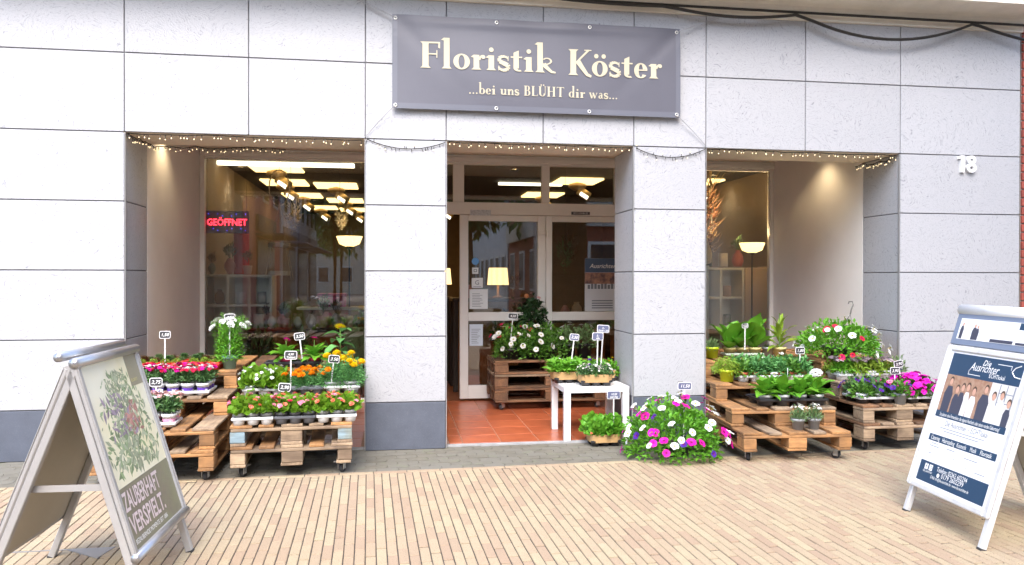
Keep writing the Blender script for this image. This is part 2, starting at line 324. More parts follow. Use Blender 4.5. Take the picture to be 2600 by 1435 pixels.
for i in range(-128, 146):
    off = (i % 2) * 0.5 * PL + rp.uniform(-0.02, 0.02)
    for j in range(0, 28):
        yl = -0.054 - off - (j + 0.5) * PL; x = i * PW
        if j == 0 and off > 0.05:                     # half bricks close the edge
            h = off - PJ2
            rest.cbox(x - (PW - PJ) / 2, x + (PW - PJ) / 2, -0.054 - h, -0.054, -0.03, 0.0, 0.0025, 0, MP)
        w = MP @ Vector((x, yl, 0)); dz = rp.uniform(-0.0016, 0.0016)
        if in_view(w): near.append((w.y, x, yl, dz))
        elif w.y > -5: rest.cbox(x - (PW - PJ) / 2, x + (PW - PJ) / 2, yl - (PL - PJ2) / 2, yl + (PL - PJ2) / 2, -0.03, dz, 0.0025, 0, MP)
near.sort()
for k, (wy, x, yl, dz) in enumerate(near):
    if k < 290:
        o = obj('paver', paver_mesh, pav, MP @ Vector((x, yl, dz)), (rp.uniform(-.008, .008), rp.uniform(-.012, .012), PA + rp.uniform(-.006, .006)))
    else:
        rest.cbox(x - (PW - PJ) / 2, x + (PW - PJ) / 2, yl - (PL - PJ2) / 2, yl + (PL - PJ2) / 2, -0.03, dz, 0.0025, 0, MP)
rest.build('far_pavers', PAVER, pav, kind='stuff')
# edging course of long stones
edge = MB()
for i in range(-30, 34):
    edge.cbox(i * 0.235 + 0.0025, (i + 1) * 0.235 - 0.0025, -0.05, 0.0, -0.03, 0.002, 0.003, 0, MP)
edge.build('edging_stones', PAVER, pav, kind='stuff')
# grey interlocking strip in front of the shop
strip = MB().box(-7.2, 8.2, 0.0045, 1.2, -0.055, -0.012, 0, MP).build('pavement', GJOINT); strip['kind'] = 'structure'
bone = MB()
for r in range(0, 12):
    for c in range(-72, 82):
        a, b = 0.155, 0.098; x0 = c * a * 1.0 + (0.0775 if r % 2 else 0); y0 = 0.01 + r * b; d = 0.016; q = 0.0022
        if abs(c) > 48: continue
        zt = rp.uniform(-0.006, -0.002)
        poly = [(x0 + q, y0 + q), (x0 + a - q, y0 + q), (x0 + a - q + d, y0 + b * .3), (x0 + a - q + d, y0 + b * .7), (x0 + a - q, y0 + b - q), (x0 + q, y0 + b - q), (x0 + q + d, y0 + b * .7), (x0 + q + d, y0 + b * .3)]
        n = len(poly); vs = [(x, y, zt) for x, y in poly] + [(x, y, -0.03) for x, y in poly]
        bone.add(vs, [tuple(range(n))] + [(i, i + n, (i + 1) % n + n, (i + 1) % n) for i in range(n)], 0, MP)
bone.build('interlocking_stones', GPAVER, strip, kind='stuff')

# ================================================================== SHOP BUILDING
XS = [-4.4, -3.21, -2.017, -1.111, -0.22, 0.42, 1.215, 1.987, 2.62, 3.526, 4.427, 5.619]
ZB, ZR, ZL, ZA, ZT = 0.379, [0.379, 0.904, 1.429, 1.954, 2.479], 2.479, 3.081, 3.66
RV = 0.55; YF = 2.33; CEIL = 2.74; GAP = 0.0045
shop = thing('shop_building', 'pale stone clad shop front with dark base, recessed windows and glazed door', 'building', (0, 0, 0))
core = MB()
for q in ((-4.4, -2.027, 0.012, YF, 0, 4.4), (4.437, 5.609, 0.012, YF, 0, 4.4)): MB().box(*q).build('wall_core', CORE, shop)
for q in ((-0.21, 0.41, 0.012, RV, 0, ZL + .01), (1.997, 2.61, 0.012, RV, 0, ZL + .01)): MB().box(*q).build('pillar_core', CORE, shop)
MB().box(-2.027, 4.437, 0.012, RV - .002, ZL + 0.012, 4.4).build('lintel', CORE, shop)
MB().box(-2.017, 4.427, 0.03, RV, ZL, ZL + 0.011).build('lintel_soffit', SOFFIT, shop)
MB().box(-2.017, 4.427, RV + 0.001, YF + .06, CEIL, CEIL + 0.1).build('recess_ceiling', SOFFIT, shop)
for q in ((-2.03, -2.0165), (4.4265, 4.44)): MB().box(*q, RV + .002, YF, 0.0, CEIL).build('recess_wall', PLASTER, shop)
def panel(x0, x1, z0, z1, m=STONE, y=0.0, t=0.03):
    p = MB().cbox(x0 + GAP, x1 - GAP, y, y + t, z0 + GAP, z1 - GAP, 0.002).mesh('stone_panel', m); obj('stone_panel' if m is STONE else 'base_panel', p, shop)
def side_panel(x, y0, y1, z0, z1, sgn, m=STONE):
    a, b = (x, x + 0.03) if sgn > 0 else (x - 0.03, x)
    obj('stone_panel' if m is STONE else 'base_panel', MB().cbox(a, b, y0 + GAP, y1 - GAP, z0 + GAP, z1 - GAP, 0.002).mesh('stone_panel', m), shop)
for (x0, x1) in ((-4.4, -3.21), (-3.21, -2.017), (-0.22, 0.42), (1.987, 2.62), (4.427, 5.619)):
    panel(x0, x1, 0.0 - GAP, ZB, SLATE, -0.002)
    for k in range(4): panel(x0, x1, ZR[k], ZR[k + 1])
for i in range(len(XS) - 1):
    panel(XS[i], XS[i + 1], ZL, ZA); panel(XS[i], XS[i + 1], ZA, ZT)
for (x, s) in ((-2.017, -1), (-0.22, 1), (0.42, -1), (1.987, 1), (2.62, -1), (4.427, 1)):
    side_panel(x, 0.031, RV, -GAP, ZB, s, SLATE)
    for k in range(4): side_panel(x, 0.031, RV, ZR[k], ZR[k + 1], s)
for (x0, x1) in ((-0.22, 0.42), (1.987, 2.62)):
    panel(x0, x1, -GAP, ZB, SLATE, RV - 0.001, 0.03)
    for k in range(4): panel(x0, x1, ZR[k], ZR[k + 1], STONE, RV - 0.001)
for x, s in ((0.42, 1), (1.987, -1), (2.62, 1), (-0.22, -1), (4.427, -1), (-2.017, 1)):   # grey metal corner strips
    MB().box(min(x, x + s * .006), max(x, x + s * .006), 0.0, 0.022, 0.0, ZL - .002).build('corner_strip', mat('corner_metal', (0.34, 0.34, 0.34), 0.4, metal=0.3), shop)
# cornice
prof = [(0.0, 3.60), (-0.03, 3.60), (-0.03, 3.645), (-0.075, 3.66), (-0.075, 3.70), (-0.12, 3.71), (-0.33, 3.745), (-0.33, 3.72), (-0.37, 3.72), (-0.37, 3.80), (-0.40, 3.81), (-0.40, 3.9), (0.0, 3.9)]
co = MB(); n = len(prof)
co.add([(-4.4, y, z) for y, z in prof] + [(5.62, y, z) for y, z in prof], [(i, (i + 1) % n, (i + 1) % n + n, i + n) for i in range(n)] + [tuple(range(n))[::-1], tuple(range(n, 2 * n))])
co.build('cornice', mat('cornice_render', (0.80, 0.75, 0.66), 0.85, var=0.12, vscale=4, bump=0.5, bscale=26), shop)
MB().box(-4.4, 5.62, 0.0, 8.0, 4.4, 7.6).build('upper_wall', mat('upper_render', (0.62, 0.60, 0.56), 0.9, var=0.06), shop)
# floor of the entrance recess
fl = MB().box(-2.016, 4.426, 0.10, YF - .02, -0.05, 0.006).build('tile_floor', GROUT); fl['kind'] = 'structure'
TS = 0.32
for i in range(0, 21):
    for j in range(0, 7):
        x0 = -2.01 + i * TS + 0.02; y0 = 0.105 + j * TS; x1 = min(x0 + TS, 4.42); y1 = min(y0 + TS, YF - .025)
        if x1 - x0 < .03 or y1 - y0 < .03: continue
        if any(x0 < b + .03 and x1 > a - .03 and y0 < RV + .03 for a, b in ((-0.22, 0.42), (1.987, 2.62))):
            cuts = []
            for a, b in ((-0.22, 0.42), (1.987, 2.62)):
                if x0 < b + .03 and x1 > a - .03:
                    if x0 < a - .04: cuts.append((x0, a - .035))
                    if x1 > b + .04: cuts.append((b + .035, x1))
            yy = y0
            if y1 > RV + .06 and y0 < RV + .03: cuts = cuts
        else: cuts = [(x0, x1)]
        for a, b in cuts:
            obj('floor_tile', MB().cbox(a + .004, b - .004, y0 + .004, y1 - .004, -0.01, 0.0125, .002).mesh('floor_tile', TERRA), fl)
th = MB().cbox(0.43, 1.98, 0.055, 0.1, -0.03, 0.013, 0.003).box(-2.0, -.23, 0.055, .1, -.03, .012).box(2.63, 4.42, .055, .1, -.03, .012)
o = th.build('door_sill', mat('sill_stone', (0.34, 0.34, 0.34), 0.8, var=0.2, vscale=12)); o['kind'] = 'structure'
# shop front frame with panes and doors
sf = MB()
def bar(x0, x1, z0, z1, y0=YF - .035, y1=YF + .035): sf.cbox(x0, x1, y0, y1, z0, z1, 0.004)
bar(-2.015, -1.965, 0.013, CEIL - .002); bar(4.375, 4.425, 0.013, CEIL - .002)
bar(-1.964, 4.374, 2.632, CEIL - .002); bar(-1.964, 0.10, 0.013, 0.065); bar(2.76, 4.374, 0.013, 0.065)
bar(0.10, 0.17, 0.013, 2.631); bar(2.69, 2.76, 0.013, 2.631); bar(0.171, 2.689, 2.078, 2.214)
bar(0.652, 0.772, 2.215, 2.631); bar(1.646, 1.736, 2.215, 2.631); bar(2.49, 2.56, 2.215, 2.631)
sf.build('shopfront_frame', FRAME, shop)
MB().box(-2.0, 4.42, YF - .06, YF - .036, 2.655, 2.70).build('frame_trim', FRAME, shop)
def pane(x0, x1, z0, z1, par=shop, y=YF):
    MB().box(x0, x1, y - .004, y + .004, z0, z1).build('pane', GLASS, par)
pane(-1.965, 0.10, 0.065, 2.632); pane(2.76, 4.375, 0.065, 2.632)
for a, b in ((0.17, .652), (.772, 1.646), (1.736, 2.49), (2.56, 2.69)): pane(a, b, 2.214, 2.632)
def leaf_door(x0, x1, xa, xb):
    d = MB(); y0, y1 = YF - .03, YF + .03
    d.cbox(x0, xa, y0, y1, .035, 2.074, .004); d.cbox(xb, x1, y0, y1, .035, 2.074, .004)
    for z0, z1 in ((.035, .182), (.897, .993), (2.008, 2.074)): d.cbox(xa + .0005, xb - .0005, y0 + .001, y1 - .001, z0, z1, .004)
    o = d.build('door', FRAME, shop); pane(xa, xb, .182, .897, o); pane(xa, xb, .993, 2.008, o); return o
d1 = leaf_door(.727, 1.692, .82, 1.603); d2 = leaf_door(1.696, 2.688, 1.766, 2.6)
MB().cbox(1.60, 1.69, YF - .05, YF - .031, 1.86, 1.90, .004).cbox(1.70, 1.725, YF - .045, YF - .031, 1.83, 1.90, .004).build('door_closer', FRAME, d1)
# paper notices stuck to the doors
def notice(name, x0, x1, z0, z1, par, draw, base=(0.75, 0.77, 0.76), y=YF - .0065):
    o = MB().box(x0, x1, y - .001, y + .001, z0, z1).build(name, mat('paper_' + str(base), base, 0.7), par)
    p = MB()
    def rect(a, b, c, d, k=1): p.box(x0 + (x1 - x0) * a, x0 + (x1 - x0) * b, y - .0016 - k * .0003, y - .0012 - k * .0003, z0 + (z1 - z0) * c, z0 + (z1 - z0) * d)
    draw(rect, p, x0, z1)
    if p.f: p.build('print', mat('grey_ink', (0.16, 0.18, 0.20), 0.7), o)
    return o
def lines(rect, p, x, z):
    for k in range(9): rect(.15, .15 + random.uniform(.4, .7), .12 + k * .08, .14 + k * .08)
notice('notice', .835, 1.04, 1.03, 1.25, d1, lines); notice('notice', .835, .985, .62, .86, d1, lines, (0.62, 0.68, 0.74))
def gsq(rect, p, x, z):
    v, f = text_mesh('G', .07); p.add([(x + .06 + a, YF - .0086, z - .075 + b) for a, b, c in v], f); rect(.15, .85, .1, .14)
notice('sticker', .86, .985, 1.265, 1.375, d1, gsq)
notice('sticker', .865, .935, 1.42, 1.49, d1, lambda r, p, x, z: (r(.25, .75, .3, .38), r(.25, .33, .3, .75), r(.67, .75, .3, .75), r(.25, .75, .68, .75)))
MB().lathe([(.04, 0), (.04, .002)], 20, cap1=True, M=Matrix.Translation((.90, YF - .006, 1.56)) @ Matrix.Rotation(R_(90), 4, 'X')).build('sticker', mat('blue_sticker', (.12, .32, .62), .5), d1)
def gp(rect, p, x, z):
    for k in range(4): rect(.2, .8, .05 + k * .045, .07 + k * .045)
    for k in range(9): rect(.08 + k * .095, .15 + k * .095, .42, .50 + (k % 3) * .06)
po = notice('door_poster', 2.15, 2.56, 1.0, 1.60, d2, gp, (0.60, 0.62, 0.64))
MB().box(2.151, 2.559, YF - .0095, YF - .009, 1.44, 1.599).build('print', mat('navy_print', (.06, .10, .17), .6), po)
MB().box(2.151, 2.559, YF - .0095, YF - .009, 1.31, 1.438).build('print', mat('photo_print', (.42, .22, .15), .6, col2=(.10, .07, .07), vscale=18), po)
t_ = MB(); v, f = text_mesh('Ausrichter', .07, .3); t_.add([(2.355 + a, YF - .0105, 1.49 + b) for a, b, c in v], f); t_.build('lettering', INKW, po)
t_ = MB().box(1.985, 2.20, YF - .0375, YF - .036, 2.09, 2.125); o = t_.build('blessing_strip', CHALK, shop)
t_ = MB(); v, f = text_mesh('20*C+M+B+23', .028); t_.add([(2.092 + a, YF - .0385, 2.0985 + b) for a, b, c in v], f); t_.build('lettering', INKW, o)
MB().box(.84, 1.07, YF - .0375, YF - .036, 2.068, 2.13).build('vent_grille', mat('grille', (.60, .62, .64), .5, col2=(.42, .44, .46), vscale=60), shop)

# ================================================================== BANNER
BX0, BX1, BZ0, BZ1, BY = -0.01, 2.372, 2.718, 3.462, -0.05
def bdisp(x, z):
    u = (x - BX0) / (BX1 - BX0); v = (z - BZ0) / (BZ1 - BZ0)
    r = -0.012 * math.sin(math.pi * u) * math.sin(math.pi * v)
    du = min(u, 1 - u); dv = 1 - v
    r += 0.010 * math.exp(-((du * 3.2 - dv) * 9) ** 2) * math.exp(-du * 7) + 0.004 * math.sin(u * 23 + v * 3) * (v ** 3) * math.sin(math.pi * u) + 0.003 * math.sin(u * 9 + v * 5)
    r -= 0.008 * math.exp(-((v - .93) * 26) ** 2) * math.sin(math.pi * u)
    return BY + r
bn = thing('shop_banner', 'dark grey cloth banner reading Floristik Köster above the entrance', 'banner', (1.18, BY, 2.72))
bn_o = Vector((1.18, BY, 2.72))
def bpt(x, z, off=0.0): return Vector((x, bdisp(x, z) - off, z)) - bn_o
NX, NZ = 90, 34; vs = []; fs = []
for k in range(NZ + 1):
    for i in range(NX + 1): vs.append(bpt(BX0 + (BX1 - BX0) * i / NX, BZ0 + (BZ1 - BZ0) * k / NZ))
nb_ = len(vs)
for k in range(NZ):
    for i in range(NX): a = k * (NX + 1) + i; fs.append((a, a + 1, a + NX + 2, a + NX + 1))
vs += [p + Vector((0, .0015, 0)) for p in vs[:nb_]]; fs += [tuple(i + nb_ for i in q[::-1]) for q in fs[:]]
mb = MB().add(vs, fs); mb.build('cloth', BANNER, bn, True)
hem = MB()
for (x0, x1, z0, z1) in ((BX0, BX1, BZ0, BZ0 + .045), (BX0, BX0 + .04, BZ0 + .045, BZ1), (BX1 - .04, BX1, BZ0 + .045, BZ1)):
    n_ = 40 if x1 - x0 > 1 else 12
    for k in range(n_):
        if x1 - x0 > 1: q = [(x0 + (x1 - x0) * k / n_, z0), (x0 + (x1 - x0) * (k + 1) / n_, z0), (x0 + (x1 - x0) * (k + 1) / n_, z1), (x0 + (x1 - x0) * k / n_, z1)]
        else: q = [(x0, z0 + (z1 - z0) * k / n_), (x1, z0 + (z1 - z0) * k / n_), (x1, z0 + (z1 - z0) * (k + 1) / n_), (x0, z0 + (z1 - z0) * (k + 1) / n_)]
        hem.add([bpt(x, z, .0025) for x, z in q], [(0, 1, 2, 3)])
hem.build('hem', mat('banner_hem', (0.125, 0.13, 0.158), 0.45), bn)
for k in range(4):
    for z in (BZ0 + .025, BZ1 - .03):
        x = [BX0 + .025, BX0 + .83, BX0 + 1.60, BX1 - .03][k]
        ring = MB(); ring.lathe([(.008, 0), (.015, 0), (.015, .004), (.008, .004), (.008, 0)], 14, cap0=False, M=Matrix.Translation(bpt(x, z, .003)) @ Matrix.Rotation(R_(90), 4, 'X'))
        ring.build('grommet', mat('brass_grommet', (.75, .73, .68), .3, metal=.6), bn, True)
# serif lettering cut from strokes
def ell(cx, cy, rx, ry, wx, wy, a0=0, a1=360, n=28):
    q = []
    for i in range(n + 1):
        a = R_(a0 + (a1 - a0) * i / n); q.append(((cx + rx * math.cos(a), cy + ry * math.sin(a)), (cx + (rx - wx) * math.cos(a), cy + (ry - wy) * math.sin(a))))
    return [[q[i][0], q[i + 1][0], q[i + 1][1], q[i][1]] for i in range(n)]
def rc(x0, x1, y0, y1): return [[(x0, y0), (x1, y0), (x1, y1), (x0, y1)]]
def ser(x0, x1, y, up=1, e=.16, h=.07): return [[(x0 - e, y), (x1 + e, y), (x1 + e * .6, y + up * h * .7), (x1, y + up * h * 2.2), (x0, y + up * h * 2.2), (x0 - e * .6, y + up * h * .7)][::1 if up > 0 else -1]]
def stem(x, w, y0, y1, top=0, bot=1):
    r = rc(x, x + w, y0, y1)
    if bot: r += ser(x, x + w, y0)
    if top == 1: r += [[(x - .2, y1 - .16), (x + .01, y1 - .2), (x + .01, y1 + .0), (x, y1)]]
    if top == 2: r += ser(x, x + w, y1, -1)
    return r
def dot(x, y, r=.16): return [[(x + r * math.cos(2 * math.pi * i / 18), y + r * math.sin(2 * math.pi * i / 18)) for i in range(18)]]
def st(pts, w0, w1):
    r = []; n = len(pts)
    def off(i):
        a = pts[max(i - 1, 0)]; b = pts[min(i + 1, n - 1)]; dx, dy = b[0] - a[0], b[1] - a[1]; l = math.hypot(dx, dy) or 1; t = i / (n - 1); w = (w0 + (w1 - w0) * t) / 2
        return (pts[i][0] - dy / l * w, pts[i][1] + dx / l * w), (pts[i][0] + dy / l * w, pts[i][1] - dx / l * w)
    for i in range(n - 1):
        a, b = off(i); c, d = off(i + 1); r.append([b, d, c, a])
    return r
def s_path(w, h): return [(w * (.5 + .42 * math.cos(R_(a))), h * (.735 + .235 * math.sin(R_(a)))) for a in range(25, 181, 26)] + [(w * .16, h * .62), (w * .5, h * .5), (w * .86, h * .37)] + [(w * (.5 + .42 * math.cos(R_(a))), h * (.265 + .235 * math.sin(R_(a)))) for a in range(0, -176, -25)]
XH = 1.04; CAP = 1.82; ASC = 2.14; T = .40; t = .11
def gl_s():
    P = s_path(.82, XH); r = []
    n = len(P)
    for i in range(n - 1):
        m = 1 - abs((i + .5) / (n - 1) - .5) * 2; r += st([P[i], P[i + 1]], t + .22 * m, t + .22 * m)
    return r + rc(.70, .76, .70, 1.04) + rc(.04, .10, .0, .34)
GL = {
 'F': (1.5, lambda: stem(.28, .42, 0, CAP, 2) + rc(.7, 1.5, CAP - .11, CAP) + [[(1.36, CAP - .4), (1.5, CAP - .46), (1.5, CAP - .1), (1.38, CAP - .1)]] + rc(.7, 1.28, .93, 1.02) + rc(1.24, 1.31, .72, 1.24)),
 'l': (.72, lambda: stem(.16, T, 0, ASC, 1)),
 'o': (1.16, lambda: ell(.58, XH / 2, .58, XH / 2 + .03, .36, .10)),
 'r': (.95, lambda: stem(.16, T, 0, XH, 1) + ell(.80, .66, .30, .38, .14, .16, 70, 175, 12) + dot(.84, .90, .14)),
 'i': (.72, lambda: stem(.16, T, 0, XH, 1) + dot(.36, 1.44, .165)),
 's': (.84, gl_s),
 't': (.82, lambda: rc(.18, .56, .2, 1.30) + [[(.18, 1.3), (.56, 1.3), (.56, 1.48)]] + ell(.58, .22, .40, .24, .26, .12, 180, 300, 10) + rc(-.02, .80, XH - .10, XH)),
 'k': (1.44, lambda: stem(.16, T, 0, ASC, 1) + ell(.86, .82, .36, .24, .14, .08, -80, 150, 16) + rc(.55, .95, .56, .64) + st([(.62, .58), (.9, .30), (1.2, .06), (1.48, .02)], .34, .10)),
 'K': (1.66, lambda: stem(.20, .42, 0, CAP, 2) + st([(.60, .85), (1.0, 1.28), (1.52, 1.80)], .12, .14) + rc(1.2, 1.72, CAP - .07, CAP) + st([(.74, .98), (1.05, .55), (1.42, .06), (1.72, -.06)], .38, .16)),
 'e': (1.0, lambda: ell(.5, XH / 2, .5, XH / 2 + .03, .34, .10, 12, 325) + rc(.22, .98, .52, .60) + rc(.86, .985, .55, .68)),
 'b': (1.15, lambda: rc(.12, .42, .1, ASC) + [[(-.06, ASC - .12), (.14, ASC - .16), (.13, ASC)]] + ell(.62, XH / 2, .52, XH / 2 + .03, .30, .10)),
 'u': (1.22, lambda: rc(.16, .46, .2, XH) + rc(-.02, .2, XH - .09, XH) + ell(.56, .30, .40, .32, .28, .12, 180, 360, 14) + rc(.82, 1.10, 0, XH) + rc(.68, .84, XH - .09, XH) + rc(1.08, 1.24, 0, .08)),
 'n': (1.24, lambda: stem(.14, .30, 0, XH, 1) + ell(.70, .64, .40, .42, .28, .14, 0, 170, 14) + rc(.82, 1.10, 0, .66) + ser(.82, 1.10, 0)),
 'B': (1.3, lambda: stem(.20, .34, 0, CAP, 2) + rc(.5, .72, CAP - .09, CAP) + rc(.5, .76, .92, 1.01) + rc(.5, .76, 0, .09) + ell(.72, 1.37, .42, .45, .30, .09, -90, 90, 14) + ell(.76, .505, .50, .505, .33, .09, -90, 90, 14)),
 'L': (1.2, lambda: stem(.20, .34, 0, CAP, 2) + rc(.5, 1.2, 0, .09) + [[(1.08, .05), (1.2, .05), (1.22, .48)]]),
 'U': (1.5, lambda: rc(.20, .52, .5, CAP) + ser(.20, .52, CAP, -1) + ell(.78, .52, .58, .56, .32, .12, 180, 360, 18) + rc(1.26, 1.36, .5, CAP) + ser(1.26, 1.36, CAP, -1)),
 'H': (1.72, lambda: stem(.20, .34, 0, CAP, 2) + stem(1.18, .34, 0, CAP, 2) + rc(.5, 1.2, .9, .99)),
 'T': (1.5, lambda: stem(.58, .34, 0, CAP, 0) + rc(.05, 1.45, CAP - .1, CAP) + [[(.05, CAP - .42), (.17, CAP - .08), (.05, CAP - .08)], [(1.45, CAP - .42), (1.45, CAP - .08), (1.33, CAP - .08)]]),
 'd': (1.2, lambda: ell(.52, XH / 2, .5, XH / 2 + .03, .30, .10) + rc(.74, 1.04, 0, ASC) + [[(.58, ASC - .12), (.76, ASC - .16), (.75, ASC)]] + rc(1.03, 1.18, 0, .08)),
 'w': (1.6, lambda: st([(.14, XH), (.52, 0)], .28, .24) + st([(.52, .02), (.84, XH)], .10, .10) + st([(.74, XH), (1.10, 0)], .28, .24) + st([(1.10, .02), (1.46, XH)], .10, .10) + rc(-.06, .4, XH - .07, XH + .001) + rc(1.3, 1.62, XH - .07, XH)),
 'a': (1.0, lambda: rc(.56, .84, .1, .72) + ell(.5, .70, .34, .36, .24, .10, 10, 160, 12) + ell(.42, .30, .36, .32, .26, .10, 20, 330, 18) + rc(.82, .98, 0, .09)),
 '.': (.5, lambda: dot(.25, .13, .14)), ' ': (.6, lambda: []),
}
def word(s, u, x, z, gap=.10):
    """list of polygons and total width, u metres per unit"""
    res = []; cx = 0
    for ch in s:
        base = {'ö': 'o', 'Ü': 'U'}.get(ch, ch); w, fn = GL[base]; pl = fn()
        if ch == 'ö': pl += dot(.32, 1.40, .16) + dot(.86, 1.40, .16)
        if ch == 'Ü': pl += dot(.55, 2.05, .13) + dot(1.02, 2.05, .13)
        res += [(i, [(x + (cx + a) * u, z + b * u) for a, b in p]) for i, p in enumerate(pl)]; cx += w + gap
    return res, (cx - gap) * u
def letter(name, s, u, x, z, gap, mt):
    res, w = word(s, u, x, z, gap); m_ = MB()
    for i, p in res: m_.add([bpt(a, b, .0045 + (i % 9) * .00025) for a, b in p], [tuple(range(len(p)))])
    m_.build(name, mt, bn)
_, w1 = word('Floristik', .121, 0, 0); _, w2 = word('Köster', .121, 0, 0)
letter('lettering', 'Floristik', .121 * 1.105 / w1, .195, 3.045, .10, CREAM)
letter('lettering', 'Köster', .121 * .80 / w2, 1.405, 3.035, .10, CREAM)
_, w3 = word('...bei uns BLÜHT dir was...', .045, 0, 0, .12)
letter('lettering', '...bei uns BLÜHT dir was...', .045 * 1.235 / w3, .595, 2.852, .12, CREAM)
for sx in (0, 1):                                   # cords from the corners
    x = BX0 + .025 if sx == 0 else BX1 - .03; X = -0.215 if sx == 0 else 2.615; d = MB()
    for e in (0, .02): d.tube([(x, BY - .004, BZ0 + .025), ((x + X) / 2 + (e if sx else -e), -.03, (BZ0 + ZL) / 2 + .03 - e), (X, -.012, ZL + .02)], .0028, 5)
    for e in (0, .018): d.tube([(x, BY - .004, BZ1 - .03), (X - (.1 if sx == 0 else -.1), -.04, BZ1 + .13 - e)], .0028, 5)
    one('banner_cord', d, ROPE, 'thin grey cords tying the banner, %s' % ('near the GEÖFFNET window' if sx == 0 else 'near the house number'), 'cord')

# house number
hn = thing('house_number', 'white raised number 18 on the pale stone wall', 'house number', (5.065, 0, 2.40))
one_p = [(-.085, .042), (-.085, .060), (-.058, .075), (-.026, .075), (-.026, -.075), (-.060, -.075), (-.060, .050)]
MB().prism([(x, z) for x, z in one_p][::-1], -.028, -.001).build('digit', WHITE, hn)
dg = MB()
for (cx, cz, rx, rz, k) in ((.045, .036, .043, .040, 0), (.045, -.034, .048, .043, 1)):
    n = 24; o_ = [(cx + rx * math.cos(2 * math.pi * i / n), cz + rz * math.sin(2 * math.pi * i / n)) for i in range(n)]; i_ = [(cx + (rx - .028) * math.cos(2 * math.pi * i / n), cz + (rz - .028) * math.sin(2 * math.pi * i / n)) for i in range(n)]
    y0 = -.028 - k * .0005; vs = [(x, y0, z) for x, z in o_] + [(x, y0, z) for x, z in i_] + [(x, -.001, z) for x, z in o_] + [(x, -.001, z) for x, z in i_]
    fs = []
    for i in range(n):
        j = (i + 1) % n; fs += [(i, j, n + j, n + i), (i, 2 * n + i, 2 * n + j, j), (n + i, n + j, 3 * n + j, 3 * n + i)]
    dg.add(vs, fs)
dg.build('digit', WHITE, hn)

# cables under the cornice
one('cable', MB().tube([(x, -.09, 3.64) for x in (-.6, 1.5, 3.5, 5.6)], .011, 6), WIRE, 'straight black cable fixed along the cornice underside', 'cable')
def sag(a, b, d, n=14): return [tuple(a[k] + (b[k] - a[k]) * i / n - (d * 4 * (i / n) * (1 - i / n) if k == 2 else 0) for k in range(3)) for i in range(n + 1)]
pts = sag((1.3, -.10, 3.64), (2.2, -.10, 3.625), .01) + sag((2.25, -.10, 3.625), (3.38, -.10, 3.615), .05)[1:] + sag((3.42, -.10, 3.615), (5.05, -.10, 3.62), .17)[1:] + sag((5.08, -.10, 3.62), (5.62, -.10, 3.50), .01)[1:]
one('cable', MB().tube(pts, .013, 6), WIRE, 'thick black cable sagging in loops below the cornice', 'cable')

# fairy light strings
def fairy(pts, label, dens=26, up=False):
    L = 0; cb = MB(); cb.tube(pts, .0035, 4); bl = MB(); tw = MB(); P = [Vector(p) for p in pts]
    for a, b in zip(P, P[1:]):
        n = max(1, int((b - a).length * dens))
        for i in range(n):
            p = a.lerp(b, (i + random.random()) / n); d = Vector((random.uniform(-.5, .5), random.uniform(-.6, .1), -1 if (not up or random.random() < .65) else 1)).normalized(); l = random.uniform(.018, .034)
            tw.tube([p, p + d * l], .0026, 4)
            if not up or random.random() < .35: bl.lathe([(.001, -.005), (.0055, 0), (.001, .006)], 6, c=p + d * (l + .004), cap0=False)
    t_ = thing('fairy_light_string', label, 'fairy lights', P[0]); m = Matrix.Translation(-P[0])
    for mb, nm, mt in ((cb, 'cable', WIRE), (tw, 'bulb_holders', WIRE), (bl, 'bulbs', BULB)):
        if mb.f:
            mb.v = [tuple(m @ Vector(v)) for v in mb.v]; o = mb.build(nm, mt, t_)
            if nm != 'cable': o['kind'] = 'stuff'
def line(a, b, n=12, w=.006): return [tuple(a[k] + (b[k] - a[k]) * i / n + (random.uniform(-w, w) if k else 0) for k in range(3)) for i in range(n + 1)]
fairy(line((-2.0, .02, ZL - .006), (-.25, .02, ZL - .012)), 'fairy light string along the lintel above the GEÖFFNET window')
fairy(line((-1.99, .04, ZL - .02), (-1.95, .5, ZL - .03), 8, .02) + line((-1.93, .52, ZL - .03), (-.9, .53, ZL - .01), 10, .012), 'fairy lights bunched along the side wall and lintel back above the GEÖFFNET window', 34)
fairy(line((.44, .02, ZL - .006), (1.97, .02, ZL - .012)), 'fairy light string along the lintel above the glass door')
fairy(line((2.63, .02, ZL - .006), (4.4, .02, ZL - .012)), 'fairy light string along the lintel beside the house number')
fairy(line((4.40, .03, ZL - .02), (4.30, .5, ZL - .05), 8, .025), 'short bunch of fairy lights on the side wall beside the house number', 60)
fairy(sag((-.21, -.012, ZL - .005), (.41, -.012, ZL - .015), .065, 10), 'sagging fairy light string across the pillar between the GEÖFFNET window and the door', 40, True)
fairy(sag((2.0, -.012, ZL - .015), (2.61, -.012, ZL - .01), .075, 10), 'sagging fairy light string across the pillar beside the floor petunias', 40, True)

